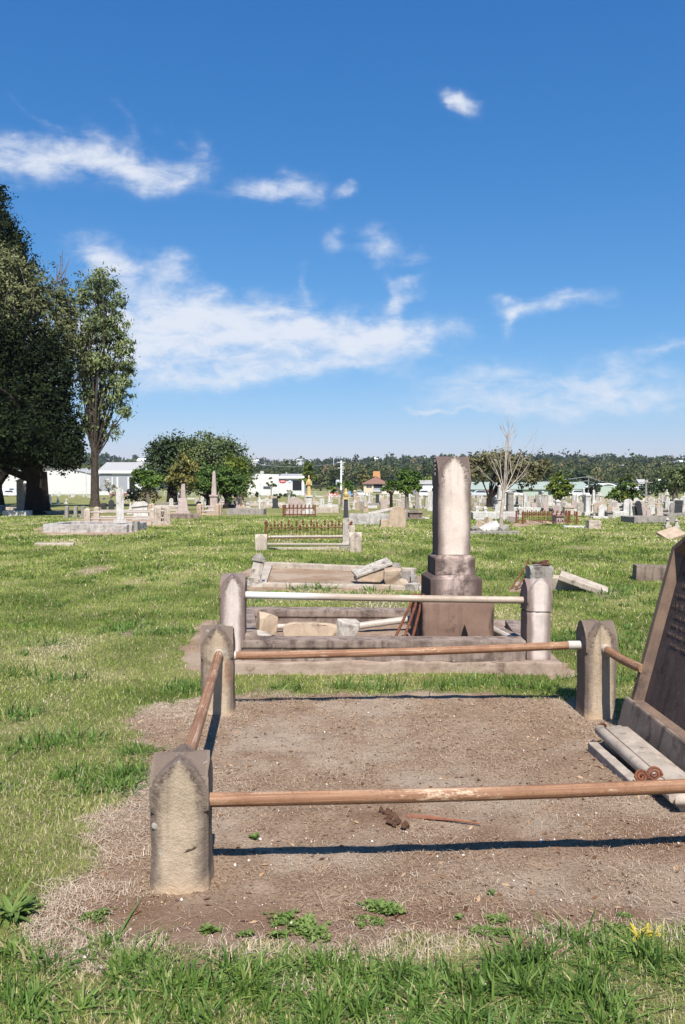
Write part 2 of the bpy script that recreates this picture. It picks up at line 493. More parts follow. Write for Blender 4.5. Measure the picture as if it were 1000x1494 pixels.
WEED = leafmat('weed_leaves', [(0, (.07, .12, .026)), (.5, (.14, .205, .046)), (.9, (.23, .29, .075)), (1, (.32, .33, .09))], .25, .5)
YELLOW = leafmat('yellowed_leaves', [(0, (.42, .33, .03)), (1, (.66, .54, .07))], .25, .5)
STRAW = leafmat('dead_grass_litter', [(0, (.20, .138, .09)), (.4, (.40, .295, .205)), (.8, (.50, .405, .30)), (1, (.62, .52, .41))], 0, .9)
PEBBLE = leafmat('pebbles', [(0, (.12, .07, .047)), (.5, (.28, .19, .135)), (.85, (.47, .36, .27)), (1, (.75, .70, .64))], 0, .9)

# ------------------------------------------------------------------ ground sheet
def spread(a, b, first, n):
    """n growing steps from a to b"""
    lo, hi = 1.0001, 2.0
    for _ in range(80):
        q = (lo + hi) / 2
        if first * (q ** n - 1) / (q - 1) > b - a: hi = q
        else: lo = q
    return a + first * (q ** np.arange(1, n + 1) - 1) / (q - 1)
xr = np.arange(-3, 3.001, .026); xo = spread(3, 1900, .05, 74)
gx = np.concatenate([-xo[::-1], xr, xo])
gy = np.concatenate([[-40, -20, -10, -5, -2, 0, 1, 1.6], np.arange(2.0, 7.5, .026), spread(7.5, 2600, .03, 150)])
GX, GY = np.meshgrid(gx, gy)
GZ = gh(GX.ravel(), GY.ravel())
nx, ny = len(gx), len(gy)
ii = np.arange(nx * ny).reshape(ny, nx)
q = np.stack([ii[:-1, :-1], ii[:-1, 1:], ii[1:, 1:], ii[1:, :-1]], -1).reshape(-1, 4)
sm = soil_mask(GX.ravel(), GY.ravel())
dx_, dy_ = GX.ravel(), GY.ravel()
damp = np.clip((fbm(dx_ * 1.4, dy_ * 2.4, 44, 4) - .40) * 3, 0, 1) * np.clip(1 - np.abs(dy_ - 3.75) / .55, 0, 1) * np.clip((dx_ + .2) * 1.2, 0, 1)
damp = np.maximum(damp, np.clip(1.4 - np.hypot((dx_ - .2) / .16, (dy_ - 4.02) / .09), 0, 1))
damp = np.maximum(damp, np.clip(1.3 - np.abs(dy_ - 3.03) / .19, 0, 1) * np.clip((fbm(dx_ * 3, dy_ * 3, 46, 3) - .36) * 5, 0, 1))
# clods: the soil is a little rough
GZ = GZ + sm * (dy_ < 9) * (fbm(dx_ * 11, dy_ * 11, 61, 3) - .5) * .022
ground = raw_mesh('ground', np.stack([dx_, dy_, GZ], 1), quads=q, mat=GROUND, tint=sm, attr='soil', smooth=True,
                  extra={'damp': damp, 'hill': np.clip((dy_ - 330) / 120, 0, 1)})
ground['kind'] = 'structure'

# ------------------------------------------------------------------ grass, litter, pebbles (uncountable)
def blade_mesh(name, x, y, h, w, tint, mat, lean=.5, flat=False, z=None, parent=None):
    n = len(x)
    z0 = gh(x, y) - .004 if z is None else z
    th = rng.uniform(0, 2 * np.pi, n); ln = np.abs(rng.normal(0, lean, n)) + .08
    ph = rng.uniform(0, 2 * np.pi, n)
    sx, sy = np.cos(th) * w / 2, np.sin(th) * w / 2
    lx, ly = np.cos(ph) * ln * h, np.sin(ph) * ln * h
    up = np.sqrt(np.clip(1 - ln ** 2 * .55, .12, 1))
    b = np.stack([x, y, z0], 1)
    s = np.stack([sx, sy, np.zeros(n)], 1)
    m1 = b + np.stack([lx * .32, ly * .32, h * up * .58], 1); tip = b + np.stack([lx, ly, h * up], 1)
    co = np.stack([b - s, b + s, m1 + s * .8, m1 - s * .8, tip], 1).reshape(-1, 3)
    o = np.arange(n)[:, None] * 5
    return raw_mesh(name, co, quads=o + np.array([0, 1, 2, 3]), tris=o + np.array([3, 2, 4]), mat=mat, tint=np.repeat(tint, 5), parent=parent, smooth=True)

def scatter(y0, y1, dens):
    n = int((y1 - y0) * (.86 * (y0 + y1) / 2 + 1.0) * dens)
    y = rng.uniform(y0, y1, n); x = rng.uniform(-1, 1, n) * (.43 * y + .5)
    return x, y
X = []; Y = []; H = []; W = []; T = []
for y0, y1, dn, hh, ww in ((2.35, 4, 13000, .022, .0029), (4, 6, 9500, .023, .0034), (6, 9, 4600, .027, .005), (9, 14, 1700, .032, .009),
                           (14, 22, 480, .045, .018), (22, 40, 130, .05, .035)):
    x, y = scatter(y0, y1, dn)
    m = soil_mask(x, y)
    keep = rng.random(len(x)) > np.clip(m * 1.9 - .25, 0, 1)
    thin = fbm(x * .7 + 9, y * .5, 77, 4)
    keep &= rng.random(len(x)) < np.clip(1.7 - 1.6 * (thin - .3), .3, 1)
    x, y, m, thin = x[keep], y[keep], m[keep], thin[keep]
    lush = fbm(x * 1.9, y * 1.3, 88, 4)
    t = np.clip(rng.normal(.36, .20 if y0 < 9 else .13, len(x)) + (thin - .5) * 1.2 - (lush - .5) * 1.3 + m * .55, 0, 1)
    dead = rng.random(len(x)) < (.13 if y0 < 6 else .08 if y0 < 9 else .03) + np.clip(thin - .45, 0, 1) * .6
    t[dead] = rng.uniform(.78, 1, dead.sum())
    h = hh * rng.uniform(.35, 1.75, len(x)) * (.7 + .9 * np.clip(lush - .25, 0, 1))
    X.append(x); Y.append(y); H.append(h); W.append(ww * rng.uniform(.6, 1.3, len(x))); T.append(t)
lawn = blade_mesh('lawn_grass', *(np.concatenate(q_) for q_ in (X, Y, H, W, T)), GRASS, lean=.85)
lawn['kind'] = 'stuff'

# coarse long-bladed grass: the strip at the front edge and scattered tufts
X = []; Y = []; H = []; W = []; T = []
edgef = lambda x: 2.86 + (fbm(x * 2.3, x * 0 + 1, 101, 4) - .5) * .34 + .05 * np.clip(x, 0, 1.2)
for kk in range(560):                                     # clumps of broad grass with blades fanning outwards
    cx_, cy_ = rng.uniform(-1.6, 1.8), rng.uniform(2.2, 2.98)
    if cy_ > edgef(np.array([cx_]))[0] - .03: continue
    th_ = float(fbm(np.array([cx_ * 2.1]), np.array([cy_ * 2.1]), 103, 3)[0])
    if rng.random() > np.clip((th_ - .30) * 3.2, .22, 1): continue
    m_ = int(rng.integers(22, 62)); a = rng.uniform(0, 6.283, m_); q_ = rng.uniform(.0, .05, m_)
    X.append(cx_ + np.cos(a) * q_); Y.append(cy_ + np.sin(a) * q_); sz = rng.uniform(.6, 1.25)
    H.append(rng.uniform(.035, .095, m_) * sz); W.append(rng.uniform(.005, .0115, m_)); t0 = rng.normal(.42, .15)
    T.append(np.clip(rng.normal(t0, .14, m_), 0, .93) + (rng.random(m_) < .07) * .5)
tufts = [(185, 918, .12, 120), (205, 912, .1, 90), (252, 922, .12, 120), (270, 1008, .10, 130), (285, 1003, .1, 120), (90, 1085, .13, 150), (60, 1090, .09, 90),
         (30, 1045, .08, 110), (215, 925, .1, 80), (165, 920, .1, 90), (690, 998, .1, 120), (760, 1000, .1, 140), (810, 1005, .1, 140), (560, 1008, .08, 100),
         (640, 1004, .08, 100), (500, 1004, .06, 90), (420, 1005, .06, 90), (890, 870, .14, 130), (915, 862, .14, 140), (880, 855, .1, 80), (920, 935, .1, 110), (900, 990, .1, 110),
         (830, 935, .1, 130), (850, 925, .1, 130), (440, 860, .1, 80), (470, 858, .1, 80), (550, 862, .1, 80), (210, 838, .12, 60), (190, 1130, .05, 110), (180, 1140, .06, 140),
         (200, 1100, .05, 110), (175, 1155, .05, 100), (520, 870, .1, 60), (650, 925, .1, 60), (240, 780, .16, 40), (915, 812, .2, 60), (950, 880, .1, 60), (20, 985, .1, 90), (100, 990, .08, 80),
         (330, 915, .06, 60), (700, 845, .1, 60), (210, 1420, .05, 45), (500, 1400, .04, 35), (120, 1130, .07, 90), (60, 940, .1, 80)]
tr_ = random.Random(77)
for _ in range(150):
    yy_ = tr_.uniform(3.2, 16) ; xx_ = tr_.uniform(-.46 * yy_, .46 * yy_)
    if soil_mask(np.array([xx_]), np.array([yy_]))[0] > .3 or (-1.3 < xx_ < 2.0 and 6.9 < yy_ < 9.3): continue
    n = tr_.randint(25, 70); r = tr_.uniform(.03, .10); a = rng.uniform(0, 6.283, n); q_ = r * np.sqrt(rng.random(n))
    X.append(xx_ + np.cos(a) * q_ * 1.5); Y.append(yy_ + np.sin(a) * q_); H.append(rng.uniform(.025, .08, n)); W.append(rng.uniform(.006, .012, n) * max(1, yy_ / 6.5)); T.append(np.clip(rng.normal(.42, .16, n), 0, 1))
for px, py, r, n in tufts:
    c = G(px, py)
    a = rng.uniform(0, 6.283, n); q_ = r * np.sqrt(rng.random(n)) * (1 + .06 * c.y)
    x = c.x + np.cos(a) * q_ * 1.5; y = c.y + np.sin(a) * q_
    X.append(x); Y.append(y); H.append(rng.uniform(.04, .12, n) * (1.1 if c.y > 5 else .9)); W.append(rng.uniform(.006, .012, n) * max(1, c.y / 6.5)); T.append(np.clip(rng.normal(.40, .18, n), 0, 1))
coarse = blade_mesh('coarse_grass', *(np.concatenate(q_) for q_ in (X, Y, H, W, T)), COARSE, lean=1.6)
coarse['kind'] = 'stuff'

X = []; Y = []; H = []; W = []; T = []
for px, py, r, m_ in ((170, 1385, .12, 260), (355, 1388, .11, 300), (600, 1385, .10, 240), (660, 1380, .08, 160), (830, 1372, .10, 220), (90, 1372, .1, 160), (960, 1368, .08, 160), (130, 1300, .12, 160), (180, 1250, .12, 160), (520, 1395, .08, 140), (430, 1440, .05, 60), (230, 1430, .05, 60)):
    c = G(px, py); a = rng.uniform(0, 6.283, m_); q_ = r * np.sqrt(rng.random(m_))
    X.append(c.x + np.cos(a) * q_ * 1.5); Y.append(c.y + np.sin(a) * q_ * .7); H.append(rng.uniform(.02, .06, m_)); W.append(rng.uniform(.0015, .0035, m_)); T.append(rng.uniform(.6, 1, m_))
dead_ = blade_mesh('dead_grass', *(np.concatenate(q_) for q_ in (X, Y, H, W, T)), STRAW, lean=1.2); dead_['kind'] = 'stuff'

def in_soil(n, y0, y1, lo=.35, xr_=None):
    x, y = rng.uniform(-1.9, 2.3, n) if xr_ is None else rng.uniform(*xr_, n), rng.uniform(y0, y1, n)
    m = soil_mask(x, y); k = m > lo + rng.random(n) * .25
    return x[k], y[k], m[k]
# straw litter
x, y, m = in_soil(260000, 2.6, 6.5, .12)
dens = fbm(x * 2.3, y * 2.3, 121, 4); edgey = np.clip(1.25 - m, 0, 1)
left = np.clip(-(x + .35) * 1.3, 0, 1)
k = rng.random(len(x)) < np.clip((dens - .33) * 2.2, .05, 1) * (.10 + 1.0 * np.maximum(edgey - .08, left))
x, y = x[k], y[k]; n = len(x)
L = rng.uniform(.006, .028, n) + np.where(rng.random(n) < .14, rng.uniform(.01, .06, n) * (1 + 1.1 * left[k]), 0); w = rng.uniform(.0008, .0019, n)
a = rng.uniform(0, np.pi, n); z = gh(x, y) + soil_mask(x, y) * (fbm(x * 11, y * 11, 61, 3) - .5) * .022
dxy = np.stack([np.cos(a) * L / 2, np.sin(a) * L / 2, rng.normal(0, .0035, n)], 1); pr = np.stack([-np.sin(a) * w / 2, np.cos(a) * w / 2, np.zeros(n)], 1)
c = np.stack([x, y, z + .004 + rng.random(n) * .004], 1); md = np.stack([np.zeros(n), np.zeros(n), rng.uniform(.001, .009, n)], 1) + pr * rng.normal(0, 1.1, n)[:, None]
co = np.stack([c - dxy - pr, c - dxy + pr, c + md + pr, c + md - pr, c + dxy + pr, c + dxy - pr], 1).reshape(-1, 3)
o_ = np.arange(n)[:, None] * 6
lit = raw_mesh('dead_grass_litter', co, quads=np.concatenate([o_ + np.array([0, 3, 2, 1]), o_ + np.array([3, 5, 4, 2])]), mat=STRAW,
               tint=np.repeat(np.clip(rng.normal(.46, .24, n) + left[k] * .22, 0, 1), 6)); lit['kind'] = 'stuff'
# pebbles and crumbs of earth
x, y, m = in_soil(30000, 2.7, 6.3, .4)
n = len(x); r = rng.uniform(.0016, .0045, n) * np.where(rng.random(n) < .06, 2.2, 1)
oct_ = np.array([(1, 0, 0), (0, 1, 0), (-1, 0, 0), (0, -1, 0), (0, 0, .75), (0, 0, -.6)], float)
jit = rng.uniform(.65, 1.3, (n, 6, 3))
z = gh(x, y) + m * (fbm(x * 11, y * 11, 61, 3) - .5) * .022
co = (np.stack([x, y, z + r * .35], 1)[:, None, :] + oct_[None] * jit * r[:, None, None]).reshape(-1, 3)
tr = np.array([(0, 1, 4), (1, 2, 4), (2, 3, 4), (3, 0, 4), (1, 0, 5), (2, 1, 5), (3, 2, 5), (0, 3, 5)])
tt = np.clip(rng.normal(.42, .22, n), 0, .9); tt[rng.random(n) < .03] = 1; tt[rng.random(n) < .22] = .05
peb = raw_mesh('pebbles', co, tris=(np.arange(n)[:, None, None] * 6 + tr[None]).reshape(-1, 3), mat=PEBBLE, tint=np.repeat(tt, 6)); peb['kind'] = 'stuff'
# fallen leaves and bits of twig on the soil
x, y, m = in_soil(900, 2.75, 6.2, .5); n = len(x); L = rng.uniform(.008, .02, n); a = rng.uniform(0, 6.283, n)
z = gh(x, y) + m * (fbm(x * 11, y * 11, 61, 3) - .5) * .022 + .004
c = np.stack([x, y, z], 1); d1 = np.stack([np.cos(a) * L, np.sin(a) * L, rng.normal(.002, .003, n)], 1); d2 = np.stack([-np.sin(a) * L * .45, np.cos(a) * L * .45, rng.uniform(.001, .006, n)], 1)
lf = raw_mesh('fallen_leaves', np.stack([c - d1, c - d2 + [0, 0, .003], c + d1, c + d2], 1).reshape(-1, 3), quads=np.arange(n)[:, None] * 4 + np.arange(4),
              mat=leafmat('dead_leaves', [(0, (.07, .035, .02)), (.5, (.20, .105, .055)), (1, (.42, .28, .17))], 0, .9), tint=np.repeat(rng.random(n), 4)); lf['kind'] = 'stuff'
# ------------------------------------------------------------------ near graves
def post_mb(w, d, h, rise, base=-.15, n=22, notch=None, power=.62, cham=.16, wob=.004, seed=0, foot=1.0, eave=.0):
    """square stone post; two pointed-arch roofs cross on its top. notch = height where the corner chamfers stop"""
    o3 = Vector((seed * 5.1, seed * 2.3, seed * 9.7))
    g = lambda t: rise * math.sqrt(max(0.0, 4 - (1 + abs(t)) ** 2) / 3.0)
    mb = MB(); idx = {}
    sh = h - rise
    if notch is None: notch = sh - .045
    ts = [-1 + 2 * i / n for i in range(n + 1)]
    def pt(u, v, z, ch):
        if ch and abs(u) + abs(v) > 2 - cham:
            e = (abs(u) + abs(v) - (2 - cham)) / 2
            u -= math.copysign(e, u); v -= math.copysign(e, v)
        k = foot if z < .05 else 1
        p = Vector((u * w / 2 * k, v * d / 2 * k, z))
        q = mnoise.noise(p * 7 + o3) * wob + mnoise.noise(p * 26 + o3) * wob * .7
        return (p.x + q * u, p.y + q * v, p.z + (q if z > sh * .98 else 0) * 1.3)
    for i, u in enumerate(ts):
        for j, v in enumerate(ts):
            z = sh + max(g(u), g(v))
            idx[i, j] = len(mb.v); mb.v.append(pt(u, v, z, False))
    for i in range(n):
        for j in range(n):
            mb.f.append((idx[i, j], idx[i + 1, j], idx[i + 1, j + 1], idx[i, j + 1]))
    ring = [(i, 0) for i in range(n)] + [(n, j) for j in range(n)] + [(i, n) for i in range(n, 0, -1)] + [(0, j) for j in range(n, 0, -1)]
    prev = [idx[r] for r in ring]
    zs = [sh - .004, notch + .012, notch - .002] + list(np.linspace(notch - .03, base, 12))
    for k, z in enumerate(zs):
        cur = []
        for (i, j) in ring:
            cur.append(len(mb.v)); mb.v.append(pt(ts[i], ts[j], z, k >= 2))
        m = len(ring)
        for a in range(m): mb.f.append((prev[a], cur[a], cur[(a + 1) % m], prev[(a + 1) % m]))
        prev = cur
    mb.f.append(tuple(prev))
    return mb

def pipe(name, A, B, r, mat, root, sag=0, n=16, label=None):
    A, B = Vector(A), Vector(B); d = B - A; L = d.length
    mb = MB(); m = 14
    mb.tube([(L * i / m, 0, -sag * math.sin(math.pi * i / m)) for i in range(m + 1)], r, n)
    o = mb.build(name, mat, root, smooth=True)
    q = d.normalized()
    yaw = math.atan2(q.y, q.x); pit = -math.asin(q.z)
    base = root.location if root is not None else Vector()
    o.location = A - base; o.rotation_euler = (0, pit, yaw)
    if label: o['label'] = label
    return o

def local(root, p): return Vector(p) - root.location

# ---- 1. the pipe-railed plot in the foreground
T1 = R(3.6)
PN = Vector((-.640, 3.375, 0)); PB = Vector((-.857, 5.86, 0)); PR = Vector((1.79, 6.0, 0))
u1 = Vector((math.cos(R(3.1)), math.sin(R(3.1)), 0)); v1 = (PB - PN).normalized()
PQ = PN + u1 * 2.65                                          # the fourth post, right of the frame
rail_fence = thing('grave_railing', 'rusty pipe railing on squat arched stone posts around bare soil plot', 'grave railing', PN)
specs = [(PN, .222, .52, .165, 0, 1, .0), (PB, .218, .598, .17, 0, 2, 0), (PR, .22, .655, .17, -.045, 3, 0), (PQ, .22, .54, .165, 0, 4, 0)]
for P, w, h, rise, z0, sd, _ in specs:
    post = post_mb(w, w, h, rise, base=-.16, seed=sd, wob=.0065, foot=1.035, cham=.22).build('post', post_stone(h, rise, {2: (.072, .37, .035), 3: (.01, .40, .03)}.get(sd)), rail_fence, smooth=True)
    post.location = local(rail_fence, (P.x, P.y, z0)); post.rotation_euler = (0, 0, T1)
    if P is PN:
        pg = MB(); pg.lathe([(.008, .004), (.011, .003), (.013, .0), (.013, -.03)], n=14)
        plug = pg.build('lead_plug', ST_GREY, post, smooth=True); plug.rotation_euler = (R(90), 0, R(0)); plug.location = (-.092, -.108, .263)
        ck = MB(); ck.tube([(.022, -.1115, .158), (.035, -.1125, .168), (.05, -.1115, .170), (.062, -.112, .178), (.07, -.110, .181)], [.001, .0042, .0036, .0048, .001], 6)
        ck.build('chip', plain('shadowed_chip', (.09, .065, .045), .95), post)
RR = .0285
def rail(A, B, label=None): return pipe('rail', A, B, RR, PIPE, rail_fence, sag=.011, label=label)
rail(PN + u1 * .09 + Vector((0, 0, .321)), PQ - u1 * .09 + Vector((0, 0, .352)))
uB = (PR - PB).normalized()
rb = rail(PB + uB * .09 + Vector((0, 0, .388)), PR - uB * .08 + Vector((0, 0, .44)))
def collar(A, d, L, r=.0305, mat=LEAD):
    A = Vector(A); o = pipe('painted_end', A, A + d * L, r, mat, rail_fence, n=16); return o
collar(PR - uB * .205 + Vector((0, 0, .4375)), uB, .10)
collar(PB + uB * .105 + Vector((0, 0, .3885)), uB, .02, .031)
sideA = PN + v1 * .09 + Vector((-.01, 0, .385)); sideB = PB - v1 * .09 + Vector((.012, 0, .424))
rail(sideA, sideB)
collar(sideB - (sideB - sideA).normalized() * .045, (sideB - sideA).normalized(), .03, .0325)
ra = PR + Vector((.030, -.09, .430)); rb_ = Vector((1.902, 5.385, .403))
rail(ra, rb_)
# short painted ring where the right-hand rail meets its post
d_ = (rb_ - ra).normalized(); collar(ra + d_ * .012, d_, .03, .0315)

# ---- 2. the tall dark leaning headstone at the right, facing into the plot
# local frame: x runs along the stone (towards the camera), y is the depth (front at -y), z up; lean backwards
HB = Vector((1.765, 5.49, -.03))
hs_rot = R(-90)
head = thing('leaning_headstone', 'tall dark brown headstone leaning backwards beside the railed plot', 'headstone', HB, hs_rot)
Wd = 1.16; lean = R(-14.3)
die = MB()
die.prism([(0, -.1), (Wd, -.1), (Wd, .225), (Wd - .02, .243), (.02, .243), (0, .225)], 0, .24)
o = die.build('die', ST_DARKPALE, head, rot=(lean, 0, 0), bevel=.012, rough=.003, sub=3, seed=2)
# upper slab with a sunk panel between raised borders and a peaked head
x0, x1 = .055, Wd - .055; zt = 1.245; pk = 1.50; zb = .2435
outer = [(x0, zb), (x1, zb), (x1, zt), ((x0 + x1) / 2 + .16, zt + .20), ((x0 + x1) / 2, pk), ((x0 + x1) / 2 - .16, zt + .20), (x0, zt)]
slab = MB(); slab.prism(outer, .075, .20)
slab_o = slab.build('slab', ST_DARK, head, rot=(lean, 0, 0), bevel=.006)
cx, czc = (x0 + x1) / 2, .85
def inset(p, d): return (cx + (p[0] - cx) * (1 - d / (x1 - cx)), p[1])
inn = [(x0 + .085, zb + .02), (x1 - .085, zb + .02), (x1 - .085, zt - .03), (cx + .13, zt + .12), (cx, pk - .13), (cx - .13, zt + .12), (x0 + .085, zt - .03)]
mid_ = [(x0 + .05, zb + .0), (x1 - .05, zb + .0), (x1 - .05, zt - .012), (cx + .148, zt + .155), (cx, pk - .075), (cx - .148, zt + .155), (x0 + .05, zt - .012)]
fr = MB(); n7 = 7
vs = [(x, .02, z) for x, z in outer] + [(x, .02, z) for x, z in mid_] + [(x, .074, z) for x, z in inn] + [(x, .074, z) for x, z in outer]
fs = []
for i in range(n7):
    j = (i + 1) % n7
    fs += [(i, j, n7 + j, n7 + i), (n7 + i, n7 + j, 2 * n7 + j, 2 * n7 + i), (3 * n7 + i, 3 * n7 + j, j, i)]
fr.add(vs, fs)
o = fr.build('border', ST_BORDER, head, rot=(lean, 0, 0), bevel=.003)
# worn inscription: short cut strokes, too weathered to read
ins = MB()
r_ = random.Random(4)
for row, (zc, hgt, xa, xb) in enumerate(((1.10, .030, .20, .95), (1.03, .022, .25, .9), (.965, .022, .2, .95), (.90, .034, .18, .98), (.835, .02, .24, .9), (.78, .02, .24, .86), (.725, .02, .2, .9), (.665, .02, .3, .8))):
    x = xa
    while x < xb:
        w = hgt * r_.uniform(.35, .7)
        if r_.random() < .82:
            k = r_.randrange(4)
            z0 = zc - hgt / 2
            ins.box((x, .0735, zc), (hgt * .14, .004, hgt * r_.uniform(.7, 1)), (0, r_.uniform(-.15, .15), 0))
            if k != 1: ins.box((x + w * .5, .0735, z0 + hgt * r_.choice((.1, .5, .9))), (w, .004, hgt * .13), (0, r_.uniform(-.4, .4), 0))
            if k > 1: ins.box((x + w, .0735, zc), (hgt * .14, .004, hgt * r_.uniform(.4, 1)), (0, r_.uniform(-.2, .2), 0))
        x += w + hgt * r_.uniform(.25, .5)
io = ins.build('inscription', plain('worn_lettering', (.118, .085, .070), .95, .5, 30), None)
slab_o.data.materials.append(io.data.materials[0])
bm = bmesh.new(); bm.from_mesh(slab_o.data); nf = len(bm.faces); bm.from_mesh(io.data); bm.faces.ensure_lookup_table()
for f in bm.faces[nf:]: f.material_index = 1
bm.to_mesh(slab_o.data); bm.free(); bpy.data.objects.remove(io)

# moulded base course lying in front of it, and the low kerb slab before that
def along(P0, P1): return math.atan2(P1[1] - P0[1], P1[0] - P0[0])
m0 = Vector((1.535, 5.17, 0)); m1 = Vector((1.565, 4.05, 0)); ang = along(m0, m1); Lm = (m1 - m0).length
base = thing('base_moulding', 'long grey moulded stone with rolled edge lying before the headstone', 'moulded stone', m0, ang)
arc = [(.055 + .055 * math.cos(t), .075 + .055 * math.sin(t)) for t in np.linspace(-2.2, 1.9 - math.pi, 3)]
# profile in (across, z): across is measured away from the stone's outer (plot) side
prf = [(.045, .05)] + [(.031 - .031 * math.cos(t), .076 + .031 * math.sin(t)) for t in np.linspace(-1.3, 2.5, 16)] + [(.064, .080), (.067, .094), (.160, .106), (.166, .097), (.205, .096), (.21, .02), (.205, -.06), (0.075, -.06)]
mo = MB()
ra_, rb2 = 0, Lm
def mould(mb, a, b):
    n = len(prf)
    vs = [(a, p, z) for p, z in prf] + [(b, p, z) for p, z in prf]
    fs = [tuple(range(n)), tuple(range(2 * n - 1, n - 1, -1))] + [(i, i + n, (i + 1) % n + n, (i + 1) % n) for i in range(n)]
    mb.add(vs, fs)
mould(mo, 0, Lm - .003)
mo.build('moulding', ST_MOULD, base, smooth=True, bevel=.004, rough=.002, sub=2)
rt = MB()                                                     # the return at the near end
n_ = len(prf)
vs = [(Lm + .048 - p, .008 + p, z) for p, z in prf] + [(Lm + .048 - p, .62, z) for p, z in prf]
fs = [tuple(range(n_)), tuple(range(2 * n_ - 1, n_ - 1, -1))] + [(i, i + n_, (i + 1) % n_ + n_, (i + 1) % n_) for i in range(n_)]
rt.add(vs, fs); rt.build('return_moulding', ST_MOULD, base, smooth=True, bevel=.003)
k0 = Vector((1.455, 5.03, 0)); k1 = Vector((1.49, 4.28, 0))
ks = MB(); Lk = (k1 - k0).length
ks.box((Lk / 2, .03, -.01), (Lk, .06, .11))
tag(ks.build('kerb_slab', ST_MOULD, None, loc=k0, rot=(0, 0, along(k0, k1)), bevel=.006, rough=.004, sub=4, seed=6), 'narrow grey stone strip half buried in soil beside the moulded stone', 'kerb stone')
# two rusty scroll irons on the moulding, one dark ring behind
def scroll(name, c, r, label, rz, tiltx, cat='scroll iron'):
    mb = MB(); pts = []
    for i in range(64):
        t = i / 63 * 4.3 * math.pi; q = r * (1 - .20 * t / (1.0 * math.pi) )
        q = max(q, r * .14)
        pts.append((math.cos(t) * q, math.sin(t) * q, 0))
    mb.tube(pts, [.0068] * 60 + [.006, .005, .004, .002], 7)
    mb.tube([(r, 0, 0), (r * 1.0, r * .1, -.05), (r * .9, r * .2, -.14)], [.0085, .008, .005], 7)
    o = mb.build(name, RUST, None, smooth=True); o.location = c; o.rotation_euler = (tiltx, 0, rz)
    return tag(o, label, cat, 'rusty scroll irons on the moulded stone')
scroll('scroll_iron', (1.495, 4.235, .113), .036, 'rusty iron scroll on the rolled edge, the lower of the two touching scrolls', R(8), R(68))
scroll('scroll_iron', (1.566, 4.25, .122), .037, 'rusty iron scroll lying flat on the moulded stone, right one of the pair', R(-5), R(66))
rg = MB(); rg.tube([(.035 * math.cos(t), 0, .035 * math.sin(t)) for t in np.linspace(0, 6.283, 20)], .008, 6)
tag(rg.build('iron_ring', RUST_D, None, loc=(1.60, 5.24, .06), rot=(R(8), 0, R(25)), smooth=True), 'small dark iron ring at the far end of the moulded stone', 'iron ring')
# rusty strip and a scrape in the soil
st = MB(); A = G(595, 1193); B = G(702, 1203)
st.tube([A + Vector((0, 0, .008)), A.lerp(B, .3) + Vector((0, -.004, .012)), A.lerp(B, .7) + Vector((0, .003, .009)), B + Vector((0, 0, .004))], [.011, .010, .008, .004], 7)
tag(st.build('iron_strip', rust_mat('soil_rust', (.25, .105, .062), (.19, .08, .05), (.28, .15, .10), 20), None, smooth=True, rough=.002), 'thin red rusted strip lying flat on bare soil', 'iron strip')
hb = MB(); rr = random.Random(9)
for i in range(16):
    c = G(565 + rr.gauss(0, 9) + i * 1.1, 1183 + i * 1.6); hb.box((c.x, c.y, .006), (rr.uniform(.02, .05), rr.uniform(.015, .035), rr.uniform(.01, .026)), (rr.random(), rr.random(), rr.random() * 3))
tag(hb.build('soil_clod', plain('damp_clod', (.115, .06, .038), .95, .5, 40), None, bevel=.003, sub=1, rough=.004), 'crumbled dark clod of earth next to the rusted strip', 'clod')

# ---- 3. monument plot behind
def kerb(name, A, B, th, z0, z1, mat, root, side=1, seed=1, cop=.0, rough=.004):
    """kerb stone from A to B (front lower edge), thickness th towards side"""
    A, B = Vector((A[0], A[1], 0)), Vector((B[0], B[1], 0)); L = (B - A).length
    mb = MB(); h = z1 - z0
    if cop: # slightly projecting upper course
        pr_ = [(0, z0), (0, z1 - cop - .012), (-.014, z1 - cop), (-.014, z1), (th + .014, z1), (th + .014, z1 - cop), (th, z1 - cop - .012), (th, z0)]
    else:
        pr_ = [(0, z0), (0, z1), (th, z1), (th, z0)]
    n = len(pr_)
    if side < 0: pr_ = [(-p, z) for p, z in pr_]
    vs = [(0, p, z) for p, z in pr_] + [(L, p, z) for p, z in pr_]
    mb.add(vs, [tuple(range(n)), tuple(range(2 * n - 1, n - 1, -1))] + [(i, i + n, (i + 1) % n + n, (i + 1) % n) for i in range(n)])
    o = mb.build(name, mat, root, bevel=.010, rough=rough, sub=4, seed=seed, smooth=True)
    o.location = A - Vector((root.location.x, root.location.y, root.location.z)) if root else A
    o.rotation_euler = (0, 0, math.atan2(B.y - A.y, B.x - A.x))
    return o
RB = Vector((.3, 7.1, 0))
plot2 = thing('monument_plot', 'low stone kerbed grave plot with two white posts around the tall monument', 'grave plot', RB)
ft = MB(); rr = random.Random(3)
